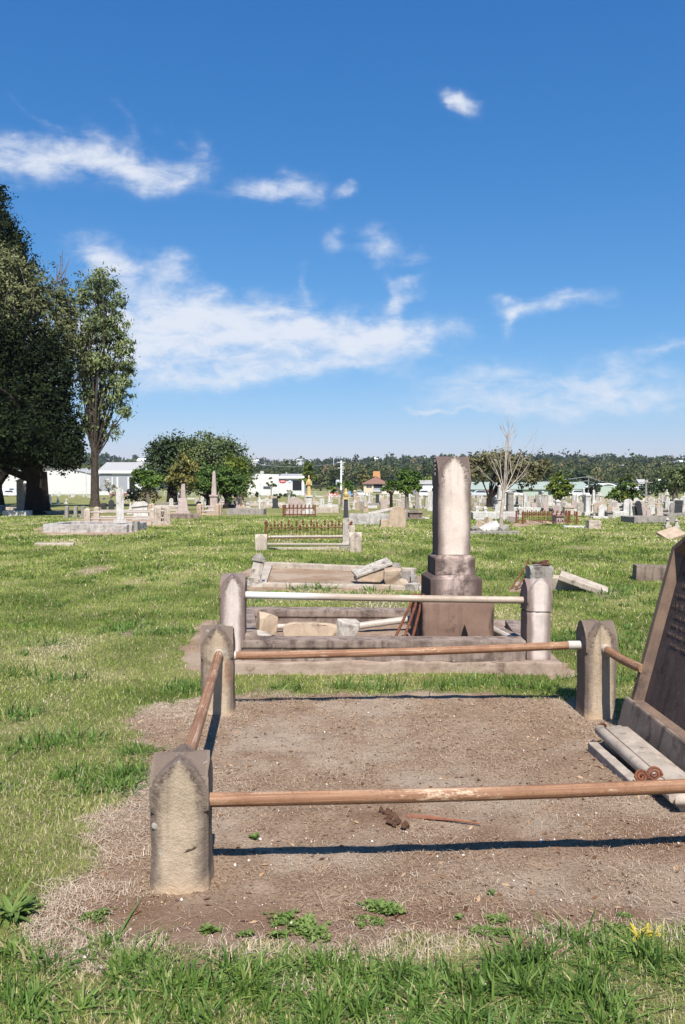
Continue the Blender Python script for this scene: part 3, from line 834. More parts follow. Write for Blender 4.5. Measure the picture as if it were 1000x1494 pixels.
# footing with a broken, wavy edge
fx = np.linspace(-1.18, 1.80, 26)
front = [(x, 7.005 + rr.uniform(-.02, .02) + .015 * math.sin(x * 3)) for x in fx]
ring = front + [(1.83, 7.9), (1.86, 9.15), (-1.05, 9.15), (-1.14, 7.9)]
n = len(ring)
vs = [(x - RB.x, y - RB.y - .02, -.1) for x, y in ring] + [(x - RB.x, y - RB.y, .095 + rr.uniform(-.012, .008)) for x, y in ring]
ft.add(vs, [tuple(range(n - 1, -1, -1)), tuple(range(n, 2 * n))] + [(i, (i + 1) % n, (i + 1) % n + n, i + n) for i in range(n)])
ft.build('footing', ST_SLAB, plot2, bevel=.012, rough=.006, sub=3, seed=4)
kerb('front_kerb', (-.84, 7.07), (1.52, 7.05), .20, .085, .268, ST_KERB, plot2, seed=3, cop=.06)
kerb('back_kerb', (-1.0, 8.74), (.98, 8.66), .19, .085, .272, ST_KERB, plot2, seed=5, cop=.07)
kerb('side_kerb', (-.86, 7.12), (-1.06, 8.72), .15, .085, .30, ST_KERB, plot2, side=-1, seed=6)
kerb('side_kerb', (1.66, 8.7), (1.55, 7.35), .16, .085, .17, ST_KERB, plot2, side=1, seed=7)
# soil fill inside the kerbs
sx = np.linspace(-1.0, 1.62, 60); sy = np.linspace(7.2, 8.8, 44); SX, SY = np.meshgrid(sx, sy)
SZ = .125 + .05 * (fbm(SX * 3, SY * 3, 15, 5) - .5) + .02 * (fbm(SX * 14, SY * 14, 16, 3) - .5)
ii2 = np.arange(SX.size).reshape(SX.shape)
q2 = np.stack([ii2[:-1, :-1], ii2[:-1, 1:], ii2[1:, 1:], ii2[1:, :-1]], -1).reshape(-1, 4)
def soilmat(name, a, b, c_):
    m = NT(name); p = m.pos(); n1 = m.noise(p, 9, 6, .7); n2 = m.noise(p, 90, 4, .75)
    c = m.mix(m.ss(n1, .35, .65), a, b); c = m.mix(m.math('MULTIPLY', m.ss(n2, .48, .68), .7), c, c_)
    m.col(c); m.b.inputs['Roughness'].default_value = .95; m.bump(n2, .7, .02); return m.m
SOILM = soilmat('grave_soil', (.30, .21, .155), (.22, .145, .10), (.42, .34, .27))
raw_mesh('soil_bed', np.stack([SX.ravel() - RB.x, SY.ravel() - RB.y, SZ.ravel()], 1), quads=q2, mat=SOILM, parent=plot2, smooth=True)
lp = post_mb(.208, .208, .72, .155, base=-.02, seed=11, wob=.005).build('post', ST_POST2, plot2, smooth=True); lp.location = local(plot2, (-.925, 7.19, .093)); lp.rotation_euler = (0, R(.6), R(1.5))
# right post is cracked through: two stones
rp = post_mb(.215, .215, .26, .145, base=.0, seed=12, wob=.005, notch=.06)
o = rp.build('post_head', ST_POST2, plot2, smooth=True); o.location = local(plot2, (1.635, 7.20, .503)); o.rotation_euler = (R(-1), R(1.5), R(4))
sk = MB(); sk.box((0, 0, .205), (.205, .205, .41)); o = sk.build('post', ST_POST2, plot2, bevel=.014, rough=.005, sub=4, seed=13, smooth=True); o.location = local(plot2, (1.63, 7.20, .09)); o.rotation_euler = (0, 0, R(4))
pl = pipe('rail', (-.83, 7.19, .63), (1.535, 7.21, .583), .030, PIPE_W, plot2, sag=.004)

mon = thing('tall_monument', 'tall brown and white arch topped monument on three stepped blocks', 'monument', (1.005, 7.92, .09), R(5))
def blk(mb, w, z0, z1, slope=0):
    if slope: mb.add([(-w / 2, -w / 2, z0), (w / 2, -w / 2, z0), (w / 2, w / 2, z0), (-w / 2, w / 2, z0)] + [(sx_ * w / 2, sy_ * w / 2, z1 - slope) for sx_, sy_ in ((-1, -1), (1, -1), (1, 1), (-1, 1))] +
                     [(sx_ * (w / 2 - slope * 1.5), sy_ * (w / 2 - slope * 1.5), z1) for sx_, sy_ in ((-1, -1), (1, -1), (1, 1), (-1, 1))],
                     [(3, 2, 1, 0), (0, 1, 5, 4), (1, 2, 6, 5), (2, 3, 7, 6), (3, 0, 4, 7), (4, 5, 9, 8), (5, 6, 10, 9), (6, 7, 11, 10), (7, 4, 8, 11), (8, 9, 10, 11)])
    else: mb.box((0, 0, (z0 + z1) / 2), (w, w, z1 - z0))
    return mb
blk(MB(), .648, -.02, .41).build('base_block', ST_BLOCK, mon, bevel=.006, rough=.002, sub=3, seed=21, smooth=True)
hole = MB(); hole.prism([(-.028, 0), (.036, -.004), (.03, .03), (.004, .105), (-.012, .06)], -.004, .05)
o = hole.build('broken_hole', plain('dark_hole', (.012, .009, .008), .95), mon); o.location = (.052, -.3245, .115)
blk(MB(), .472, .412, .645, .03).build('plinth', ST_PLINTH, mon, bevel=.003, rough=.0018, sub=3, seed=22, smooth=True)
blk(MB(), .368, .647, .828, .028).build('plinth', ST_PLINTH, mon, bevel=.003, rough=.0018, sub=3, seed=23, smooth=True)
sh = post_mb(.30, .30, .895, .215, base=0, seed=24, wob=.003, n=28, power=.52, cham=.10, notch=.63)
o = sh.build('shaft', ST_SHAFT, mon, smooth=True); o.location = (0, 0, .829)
# carved leaves on the left face of the head
lv = MB(); rr = random.Random(8)
for i in range(16):
    z = .70 + i * .012; y = math.sin(i * 1.9) * .045
    lv.lathe([(.004, -.012), (.014, -.002), (.015, .005), (.006, .013)], (-.153, y * (1 - (i / 20)), z + .829), 8)
lv.build('carved_leaves', ST_GREY, mon, smooth=True)

def rock(name, c, d, mat, label, cat='stone fragment', rot=(0, 0, 0), seed=1, group=None, cuts=7, rough=.25, sub=2):
    """angular fragment: a box clipped by random planes, then roughened"""
    rr = random.Random(seed); bm = bmesh.new(); bmesh.ops.create_cube(bm, size=1)
    for _ in range(cuts):
        nrm = Vector((rr.gauss(0, 1), rr.gauss(0, 1), rr.gauss(0, .8))).normalized()
        ge = bm.verts[:] + bm.edges[:] + bm.faces[:]
        r2 = bmesh.ops.bisect_plane(bm, geom=ge, plane_co=nrm * rr.uniform(.34, .60), plane_no=nrm, clear_outer=True)
        eb = [e for e in r2['geom_cut'] if isinstance(e, bmesh.types.BMEdge)]
        if len(eb) > 2: bmesh.ops.edgenet_fill(bm, edges=eb)
    for v in bm.verts: v.co = Vector((v.co.x * d[0], v.co.y * d[1], v.co.z * d[2]))
    mb = MB(); bm.verts.index_update()
    mb.v = [tuple(v.co) for v in bm.verts]; mb.f = [tuple(v.index for v in f.verts) for f in bm.faces]; bm.free()
    s_ = min(d)
    o = mb.build(name, mat, None, bevel=s_ * .05, rough=s_ * .06, sub=sub, seed=seed)
    o.location = c; o.rotation_euler = rot
    return tag(o, label, cat, group)
rock('stone_fragment', (-.70, 7.86, .255), (.17, .12, .26), ST_TAN, 'upright tan broken stone standing inside the kerbed monument plot', rot=(0, .1, .4), seed=31)
bk = MB(); bk.prism([(-.24, 0), (.22, 0), (.20, .05), (.25, .10), (.23, .16), (.02, .17), (-.18, .165), (-.25, .14), (-.26, .08)], -.10, .10)
tag(bk.build('fallen_block', ST_TAN, None, loc=(-.29, 7.82, .12), rot=(R(-8), R(2), R(2)), bevel=.014, rough=.011, sub=4, seed=32), 'long tan stone block fallen inside the kerbed monument plot', 'stone block')
rock('stone_fragment', (.055, 7.76, .19), (.20, .18, .24), ST_MARBLE, 'broken white moulded lump at the end of fallen tan block', rot=(.2, .1, .5), seed=33)
rock('stone_fragment', (-.80, 7.60, .165), (.30, .24, .14), ST_MARBLE, 'white broken slab chunk near the left post of the monument plot', rot=(.1, .15, .3), seed=34)
rock('stone_fragment', (-1.0, 7.8, .17), (.18, .2, .14), ST_TAN, 'reddish tan rubble stone in the left corner of monument plot', rot=(.3, .1, 1), seed=35)
tag(pipe('fallen_pipe', (-.86, 8.25, .165), (-.45, 8.30, .175), .028, PIPE_G, None), 'short white pipe end lying in the left corner of monument plot', 'pipe')
tag(pipe('fallen_pipe', (-.1, 8.16, .165), (.98, 8.46, .262), .034, PIPE_G, None), 'long pale pipe lying across the monument plot behind fallen block', 'pipe')
tag(pipe('fallen_pipe', (1.30, 8.55, .21), (1.50, 7.4, .20), .032, PIPE_G, None), 'grey pipe lying right of the monument base beside the right post', 'pipe')
wb = MB(); wb.box((0, 0, 0), (1.1, .12, .05)); tag(wb.build('stone_strip', ST_DARKPALE, None, loc=(1.50, 7.72, .19), rot=(0, .05, R(-75)), bevel=.006, rough=.003, sub=3), 'brown flat stone strip under the grey pipe right of the monument', 'stone strip')
flat = MB(); flat.box((0, 0, 0), (.50, .10, .02)); tag(flat.build('stone_sliver', ST_MARBLE, None, loc=(.42, 7.42, .155), rot=(0, 0, R(-3)), bevel=.004, rough=.003, sub=3), 'thin white stone sliver on soil behind the front kerb', 'stone sliver')
# four rusty pickets leaning against the monument's left side
for i, (fx_, fy_) in enumerate(((.44, 7.55), (.52, 7.50), (.60, 7.50))):
    mb = MB(); A = Vector((fx_, fy_, .14)); B = Vector((.655 + i * .035, 7.80 - i * .045, .535))
    mb.tube([A, B], .0125, 8)
    d = (B - A).normalized()
    a_ = Vector((1, 0, 0)); k_ = []
    for t in np.linspace(0, 2 * math.pi * 1.4, 20):
        q = .030 * (1 - .09 * t); k_.append(B + d * (math.sin(t) * q - .02) + Vector((.9, .2, 0)) * (math.cos(t) * q - .03) * .8)
    mb.tube(k_, .010, 6); mb.tube([B - d * .03, B + d * .035], [.02, .012], 8); mb.lathe([(.008, -.015), (.019, 0), (.008, .015)], B - d * .08, 8)
    tag(mb.build('iron_picket', RUST, None, smooth=True), ['rusty scroll topped iron picket leaning on monument, leftmost of three', 'rusty scroll topped iron picket leaning on monument, middle of three',
        'rusty scroll topped iron picket leaning on monument, nearest its base block'][i], 'iron picket', 'loose iron pickets leaning on the monument')

# ---- 4. low kerbed soil grave with fallen pieces
RC = Vector((0, 13, float(prof(13))))
plot3 = thing('low_kerb_grave', 'flat soil grave edged by low pale kerb with rubble at right end', 'grave plot', RC)
a0, a1 = G(372, 856), G(618, 861); b0, b1 = G(385, 827), G(604, 837)
kerb('front_kerb', a0, a1, .16, -.1, .055, ST_PALE, plot3, seed=41)
kerb('back_kerb', b0, b1, .16, -.1, .085, ST_PALE, plot3, seed=42)
kerb('side_kerb', a0 + Vector((.02, .17, 0)), b0 + Vector((.02, 0, 0)), .14, -.1, .05, ST_PALE, plot3, side=-1, seed=43)
kerb('side_kerb', a1 + Vector((-.02, .17, 0)), b1 + Vector((-.05, 0, 0)), .14, -.1, .05, ST_PALE, plot3, side=1, seed=44)
# the fallen pedestal at its left end
p_ = G(371, 857)
ped = thing('leaning_pedestal', 'small leaning grey stone pedestal with dark turned cap', 'pedestal', p_ + Vector((-.02, .15, .0)), (R(-4), R(11), R(4)))
mb = MB(); mb.box((0, 0, .02), (.27, .27, .10)); mb.box((0, 0, .09), (.22, .22, .05)); mb.build('base', ST_MARBLE, ped, bevel=.012, rough=.003, sub=2)
mb = MB(); mb.box((0, 0, .25), (.175, .175, .27), taper=.86); mb.build('shaft', ST_MARBLE, ped, bevel=.008, rough=.002, sub=2)
mb = MB(); mb.box((0, 0, .40), (.20, .20, .04)); mb.lathe([(.10, .42), (.098, .44), (.075, .452), (.075, .465), (.05, .475), (.03, .50), (.001, .505)], n=14); mb.build('cap', ST_GREY, ped, bevel=.006)
sl = MB(); sl.box((0, 0, .01), (.60, .34, .045)); pp = at(543, 829, 13.3)
tag(sl.build('tilted_slab', ST_MARBLE, None, loc=(pp.x, 13.2, .235), rot=(R(9), R(-19), R(10)), bevel=.012, rough=.006, sub=3, seed=45), 'grey slab tilted up on tan blocks at end of low soil grave', 'stone slab')
bl = MB(); bl.prism([(-.26, 0), (.10, -.02), (.30, .17), (.31, .245), (-.27, .06)], -.14, .14)
tag(bl.build('fallen_block', ST_TAN, None, loc=(pp.x, 13.2, .045), rot=(0, 0, R(10)), bevel=.012, rough=.005, sub=3, seed=46), 'tan wedge block propping the tilted grey slab', 'stone block')
for i, (px, py, dx, dz, mat, lab) in enumerate(((572, 848, .30, .30, ST_TAN, 'tan boulder sized stone right of the tilted slab'), (586, 852, .26, .16, ST_TAN, 'low tan broken stone beside the rubble at grave end'),
        (577, 838, .30, .16, ST_GREY, 'grey flat stone on top of the rubble heap at grave end'), (592, 845, .20, .22, ST_GREY, 'upright grey chip of stone in the rubble at grave end'),
        (605, 854, .28, .12, ST_MARBLE, 'pale flat stone at right end of rubble on low grave'), (603, 849, .16, .2, ST_GREY, 'small grey knob stone standing rightmost in rubble'),
        (560, 855, .22, .10, ST_TAN, 'low crumbled tan stone under the tilted slab'))):
    c = G(px, py + 6); rock('stone_fragment', (c.x, c.y, dz * .4 + (.12 if i == 2 else 0)), (dx * .85, dx * .7, dz * .9), mat, lab, seed=50 + i, rot=(.1, .1, i))
wd = MB(); rr = random.Random(2)

# ---- 5. iron-fenced grave with white rails
RD = G(452, 800)
plot4 = thing('white_rail_grave', 'white pipe railed grave with arched stone posts before the rusty picket fence', 'grave railing', (RD.x, RD.y, 0))
pA, pB, pC = G(381, 803), G(519, 806), G(507, 799)
pA2 = pA + Vector((.03, 1.55, 0)); pB2 = pC + Vector((.05, .35, 0))
for i, p in enumerate((pA, pB, pB2)):
    o = post_mb(.27, .24, (.36, .44, .5)[i], .16, base=-.1, seed=60 + i).build('post', ST_PALE, plot4, smooth=True); o.location = local(plot4, (p.x, p.y + .12, 0))
dpt = Vector((0, .12, 0))
pipe('rail', pA + dpt + Vector((.1, 0, .13)), pB + dpt + Vector((-.1, 0, .165)), .028, PIPE_G, plot4)
pipe('rail', pA + dpt + Vector((.1, 1.2, .22)), pB2 + dpt + Vector((-.05, 0.5, .20)), .03, PIPE_G, plot4)
kerb('kerb', pA + Vector((.15, .16, 0)), G(495, 802), .12, -.1, .05, ST_PALE, plot4, seed=64)
pf0, pf1 = G(388, 791), G(513, 790)
z0 = float(prof(pf0.y))
picket_fence = thing('iron_picket_fence', 'rusty iron picket fence with spear heads behind white pipe rails', 'iron fence', (pf0.x, pf0.y, z0), math.atan2(pf1.y - pf0.y, pf1.x - pf0.x))
def picket_mb(h, head=True, w=.016):
    mb = MB(); mb.tube([(0, 0, 0), (0, 0, h)], w / 2, 6)
    if head:
        mb.lathe([(.012, h - .085), (.032, h - .06), (.035, h - .045), (.014, h - .02), (.018, h), (.03, h + .02), (.004, h + .07)], n=6)
    return mb
Lf = (pf1 - pf0).length; np_ = 24
tall = picket_mb(.44); short = picket_mb(.35)
pt_ = tall.build('picket', RUST, picket_fence); ps_ = short.build('picket', RUST, picket_fence)
rr = random.Random(6)
for i in range(np_):
    src = pt_ if i % 2 == 0 else ps_
    o = src if i < 2 else src.copy()
    if i >= 2: C.objects.link(o); o.parent = picket_fence
    o.location = (Lf * (i + .5) / np_, 0, .06); o.rotation_euler = (rr.gauss(0, .03), rr.gauss(0, .02), 0); o.scale = (1, 1, rr.uniform(.93, 1.03))
for zz in (.10, .36):
    mb = MB(); mb.box((Lf / 2, 0, zz), (Lf, .012, .022)); mb.build('rail', RUST, picket_fence)
for xx in (0, Lf):
    mb = MB(); mb.box((xx, 0, .23), (.045, .045, .50)); mb.lathe([(.03, .48), (.04, .50), (.012, .53), (.002, .55)], (xx, 0, 0), 8); mb.build('fence_post', RUST, picket_fence)
p_ = G(505, 800)
pill = thing('slim_pillar', 'slim pillar with dark upper shaft and yellow lichen rising from fenced grave', 'pillar', (p_.x, p_.y + .15, float(prof(p_.y))))
mb = MB(); mb.box((-.02, 0, .02), (.30, .28, .16)); mb.build('base', ST_GREY, pill, bevel=.015)
mb = MB(); mb.box((0, 0, .40), (.15, .15, .62)); mb.box((0, 0, .11), (.19, .19, .05)); mb.build('shaft', ST_MARBLE, pill, bevel=.01)
mb = MB(); mb.box((0, 0, .93), (.115, .115, .44), taper=.8); mb.box((0, 0, .71), (.14, .14, .03)); mb.build('upper_shaft', ST_BLACK, pill, bevel=.008)
mb = MB(); mb.box((0, 0, 1.165), (.14, .14, .05)); mb.lathe([(.03, 1.19), (.055, 1.23), (.06, 1.27), (.03, 1.33), (.035, 1.36), (.002, 1.40)], n=10)
mb.build('cap', stone('yellow_lichen_stone', (.56, .40, .13), (.48, .36, .2), (.14, .11, .07), stain=(.6, .75), sc=20), pill)

# ---- 6. broken pieces on the lawn to the right
p_ = G(783, 862)
blk_ = post_mb(.34, .26, .36, .06, base=-.1, seed=71, power=.5).build('broken_post', ST_GREY, None, smooth=True); blk_.location = (p_.x + .06, p_.y + .1, 0); blk_.rotation_euler = (0, 0, .1)
tag(blk_, 'stout broken grey stone with rusty iron on top behind cracked post', 'broken stone')
ir = MB(); ir.box((0, 0, 0), (.24, .1, .03), (0, .12, .2)); ir.box((.05, .02, .025), (.14, .06, .035), (0, -.2, .5))
tag(ir.build('iron_scrap', RUST_D, None, loc=(p_.x + .08, p_.y + .08, .385), bevel=.008, rough=.006, sub=2), 'flat rusty iron scrap on top of the broken grey stone', 'iron scrap')
for i, (q0, q1) in enumerate((((745, 860), (770, 822)), ((752, 861), (772, 834)))):
    A = G(*q0); B = at(q1[0], q1[1], A.y + .25); mb = MB(); mb.tube([A, B], .012, 6)
    if i == 0: mb.tube([B, B + Vector((.02, 0, .08))], [.02, .005], 6)
    tag(mb.build('iron_bar', RUST, None, smooth=True), ['longer rusty bar leaning against the broken grey stone', 'shorter rusty bar leaning against the broken grey stone'][i], 'iron bar', 'rusty bars leaning on the broken grey stone')
c = G(815, 862); mb = MB(); mb.box((0, 0, .08), (.62, .16, .26))
tag(mb.build('fallen_block', ST_PALE, None, loc=(c.x, c.y + .1, 0), rot=(R(12), R(3), R(-8)), bevel=.012, rough=.005, sub=3, seed=73), 'low pale kerb block between broken post and tilted flat slab', 'stone block')
c = G(858, 866); mb = MB(); mb.box((0, 0, 0), (.70, .36, .075))
tag(mb.build('tilted_slab', ST_PALE, None, loc=(c.x + .0, c.y + .22, .115), rot=(R(6), R(19), R(-16)), bevel=.01, rough=.004, sub=3, seed=74), 'pale flat slab tipped up on its left end on the lawn', 'stone slab')
c = G(952, 848); mb = MB(); mb.box((0, 0, .1), (.62, .34, .26))
tag(mb.build('dark_block', ST_DARKPALE, None, loc=(c.x + .1, c.y + .2, 0), rot=(0, R(2), R(-9)), bevel=.012, rough=.005, sub=3, seed=75), 'dark stained kerb block on lawn left of leaning headstone', 'stone block')
c = G(995, 812); mb = MB(); mb.prism([(-.35, -.05), (.4, -.05), (.3, .42), (.12, .42)], -.1, .1)
tag(mb.build('wedge_stone', ST_GREY, None, loc=(c.x + .12, c.y, float(prof(c.y))), rot=(R(10), 0, -.2), bevel=.012, rough=.005, sub=3), 'grey wedge shaped stone at right frame edge behind leaning headstone', 'stone')
c = G(984, 785); mb = MB(); mb.box((0, 0, 0), (.62, .5, .08))
tag(mb.build('tilted_slab', ST_TAN, None, loc=(c.x, c.y + .2, .10 + float(prof(c.y))), rot=(R(22), R(-14), .3), bevel=.012, rough=.004, sub=2), 'pinkish tan slab lying tilted on far lawn at right', 'stone slab')
c = G(866, 771); mb = MB(); mb.box((0, 0, .12), (.42, .28, .3))
tag(mb.build('lone_block', ST_PALE, None, loc=(c.x, c.y, float(prof(c.y))), rot=(0, .05, .1), bevel=.02, rough=.01, sub=3), 'lone whitish square block sitting on the far lawn', 'stone block')
for i, (px, py) in enumerate(((974, 771), (987, 773))):
    c = G(px, py); mb = MB(); mb.box((0, 0, .05), (.2, .2, .14)); mb.box((0, 0, .18), (.12, .12, .16), taper=.7); mb.lathe([(.05, .26), (.07, .29), (.03, .34), (.002, .36)], n=8)
    tag(mb.build('stone_stub', ST_MARBLE, None, loc=(c.x, c.y, float(prof(c.y))), bevel=.01), ['small pale stone stub on far lawn, left of two', 'small pale stone stub on far lawn, right of two'][i], 'stone stub', 'pale stone stubs above the pinkish slab')

# ---- weeds
def leaf_cluster(name, c, spec, mat, label, cat='weed', group=None):
    """spec: list of (azimuth, length, width, lift, droop, base offset)"""
    co = []; qd = []; ti = []
    for az, L, w, lift, droop, off in spec:
        d = np.array([math.cos(az), math.sin(az), 0]); s_ = np.array([-math.sin(az), math.cos(az), 0]); b = len(co)
        m = 7; t0 = rng.uniform(.1, .85)
        for i in range(m):
            t = i / (m - 1); p = np.array([off[0], off[1], .004]) + d * L * t + np.array([0, 0, L * (lift * t - droop * t * t)])
            p[2] = max(p[2], .004)
            hw = w / 2 * (math.sin(math.pi * (t * .86 + .12)) ** .8)
            co += [p - s_ * hw + np.array([0, 0, hw * .35]), p, p + s_ * hw + np.array([0, 0, hw * .35])]; ti += [t0, t0 * .6, t0]
            if i: o_ = b + (i - 1) * 3; qd += [(o_, o_ + 1, o_ + 4, o_ + 3), (o_ + 1, o_ + 2, o_ + 5, o_ + 4)]
    o = raw_mesh(name, np.array(co), quads=np.array(qd), mat=mat, tint=ti, smooth=True); o.location = c
    return tag(o, label, cat, group)
def gpt(px, py): p = G(px, py); return (p.x, p.y, gz(p.x, p.y))
rr = random.Random(12)
leaf_cluster('broadleaf_weed', gpt(17, 1338), [(rr.uniform(0, 6.28), rr.uniform(.05, .14), rr.uniform(.013, .022), rr.uniform(.3, 1.5), rr.uniform(.3, 1.1), (rr.gauss(0, .02), rr.gauss(0, .02))) for _ in range(60)], WEED, 'large broad leaved green weed rosette at left frame edge')
def patch(px, py, rx, ry, n, label, mat=WEED, L=(.012, .03)):
    sp = []; L = (L[0] * .62, L[1] * .66) if n != 70 or L[1] < .04 else L; n = int(n * 1.5)
    cs_ = [(rr.gauss(0, .4) * rx, rr.gauss(0, .4) * ry) for _ in range(6)]
    for _ in range(n):
        c_ = rr.choice(cs_); off = (c_[0] + rr.gauss(0, .26) * rx, c_[1] + rr.gauss(0, .26) * ry); az = rr.uniform(0, 6.28)
        for k in range(3): l = rr.uniform(*L); sp.append((az + k * 2.1 + rr.uniform(-.3, .3), l, l * rr.uniform(.55, .8), rr.uniform(.2, 1.2), .2, off))
    leaf_cluster('weed_patch', gpt(px, py), sp, mat, label)
patch(443, 1352, .10, .10, 150, 'leafy green weed patch on soil, tallest of those before the plot')
patch(558, 1326, .085, .045, 120, 'flat leafy weed patch on bare soil below the long pipe shadow')
patch(528, 1343, .06, .04, 70, 'low grey green weed patch beside the leafy one on bare soil', L=(.008, .018))
patch(718, 1362, .075, .045, 190, 'spreading small leaved weed patch near the front grass, centre right', L=(.008, .018))
patch(725, 1342, .05, .04, 40, 'sprawling weed stems above the centre right weed patch', L=(.01, .02))
patch(905, 1360, .05, .05, 90, 'round green weed patch next to the yellow one', L=(.010, .02))
patch(915, 1338, .03, .02, 30, 'tiny green weed above the round patch at right', L=(.008, .016))
patch(303, 1364, .04, .03, 40, 'small bright green weed near foot of the nearest post')
patch(358, 1366, .025, .02, 18, 'tiny weed right of the small bright weed by nearest post')
patch(405, 1364, .03, .018, 24, 'tiny weed beside the tall leafy patch on soil')
patch(136, 1340, .05, .05, 60, 'weed patch in dead grass left of the nearest post', L=(.008, .018))
patch(372, 1222, .025, .02, 16, 'single small weed inside railed plot behind the front pipe')
patch(717, 1305, .012, .012, 10, 'single tiny seedling on bare soil right of centre')
patch(670, 1340, .014, .014, 10, 'tiny seedling between the two centre weed patches')
patch(362, 850, .16, .1, 70, 'bushy green weed at foot of the leaning pedestal', L=(.04, .09))
leaf_cluster('yellow_weed', gpt(938, 1368), [(rr.uniform(0, 6.28), rr.uniform(.018, .042), rr.uniform(.008, .013), rr.uniform(.3, 1.3), .4, (rr.gauss(0, .022), rr.gauss(0, .015))) for _ in range(46)], YELLOW, 'yellowed weed plant on soil at lower right')
# ------------------------------------------------------------------ trees
LF_PINE = leafmat('conifer_foliage', [(0, (0.008, 0.012, 0.007)), (.5, (0.018, 0.026, 0.011)), (.85, (0.035, 0.049, 0.018)), (1, (0.061, 0.078, 0.027))], .05, .95)
LF_EUC = leafmat('eucalypt_foliage', [(0, (0.070, 0.096, 0.035)), (.5, (0.137, 0.172, 0.063)), (.85, (0.219, 0.254, 0.088)), (1, (0.298, 0.315, 0.131))], .15)
LF_GREYEUC = leafmat('grey_foliage', [(0, (.06, .068, .028)), (.5, (.13, .142, .062)), (1, (.26, .26, .13))], .15, .8)
LF_FIG = leafmat('fig_foliage', [(0, (0.043, 0.061, 0.022)), (.5, (0.086, 0.119, 0.040)), (.85, (0.148, 0.180, 0.061)), (1, (0.234, 0.207, 0.099))], .12)
LF_DARK = leafmat('dark_foliage', [(0, (0.021, 0.035, 0.014)), (.5, (0.045, 0.070, 0.024)), (1, (0.087, 0.123, 0.039))], .1)
LF_GREEN = leafmat('fresh_foliage', [(0, (0.039, 0.073, 0.016)), (.5, (0.086, 0.153, 0.026)), (.85, (0.150, 0.227, 0.039)), (1, (0.234, 0.299, 0.065))], .22)
LF_LIME = leafmat('lime_foliage', [(0, (0.072, 0.102, 0.014)), (.5, (0.150, 0.198, 0.026)), (.9, (0.240, 0.282, 0.042)), (1, (0.312, 0.300, 0.060))], .25)
LF_ORANGE = leafmat('orange_flecked_foliage', [(0, (0.036, 0.067, 0.014)), (.5, (0.090, 0.142, 0.024)), (.74, (0.168, 0.216, 0.036)), (.80, (0.504, 0.324, 0.036)), (1, (0.600, 0.360, 0.036))], .2)
LF_YEL = leafmat('yellowing_foliage', [(0, (0.091, 0.091, 0.026)), (.5, (0.189, 0.176, 0.046)), (1, (0.325, 0.286, 0.078))], .2)
LF_BROWN = leafmat('brownish_foliage', [(0, (0.075, 0.072, 0.033)), (.5, (0.158, 0.147, 0.068)), (1, (0.270, 0.247, 0.120))], .2)
LF_BLOSSOM = leafmat('pale_blossom', [(0, (.14, .15, .08)), (.4, (.38, .36, .27)), (1, (.62, .58, .48))], .2)

def crown_mesh(name, parent, ells, mat, leaf, nclump, per, rc, aspect=1.0, droop=0.0, outer=.55, under=.35, flat=.75, bias=0.0):
    """leaf clumps through a set of ellipsoids (dx,dy,dz,rx,ry,rz); under: keep this share of the underside clumps"""
    vol = np.array([e[3] * e[4] * e[5] for e in ells]) ** .75
    pick = rng.choice(len(ells), nclump, p=vol / vol.sum()); E = np.array(ells)[pick]
    d = rng.normal(size=(nclump, 3)); d /= np.linalg.norm(d, axis=1)[:, None]
    r = outer + (1 - outer) * rng.random(nclump) ** .6
    r *= 1 + .16 * rng.normal(size=nclump)
    c = E[:, :3] + d * r[:, None] * E[:, 3:]
    k = (d[:, 2] > -.25) | (rng.random(nclump) < under)
    c, d = c[k], d[k]; m = len(c)
    cs = rc * rng.uniform(.6, 1.35, m)
    n = m * per
    ci = np.repeat(np.arange(m), per)
    g = rng.normal(size=(n, 3)); g[:, 2] *= flat
    g *= (np.clip(np.abs(rng.normal(size=n)), .2, 1.9) / (np.linalg.norm(g, axis=1) + 1e-6))[:, None]
    p = c[ci] + g * cs[ci][:, None] * .75
    nrm = rng.normal(size=(n, 3)) * .8 + d[ci] * 1.0 + np.array([0, 0, .5]); nrm /= np.linalg.norm(nrm, axis=1)[:, None]
    a = rng.normal(size=(n, 3)); a[:, 2] -= droop * 2
    a -= nrm * (a * nrm).sum(1)[:, None]; a /= np.linalg.norm(a, axis=1)[:, None] + 1e-9
    b = np.cross(nrm, a)
    L = leaf * rng.uniform(.6, 1.4, n)
    a *= (L * aspect / 2)[:, None]; b *= (L / aspect / 2)[:, None]
    co = np.stack([p - a, p - b * .9 - a * .1, p + a, p + b * .9 + a * .1], 1).reshape(-1, 3)
    ct = rng.normal(.50 + bias, .20, m)
    ti = np.clip(ct[ci] + rng.normal(0, .08, n), 0, 1)
    o = raw_mesh(name, co, quads=np.arange(n)[:, None] * 4 + np.arange(4), mat=mat, tint=np.repeat(ti, 4), parent=parent)
    return o, c

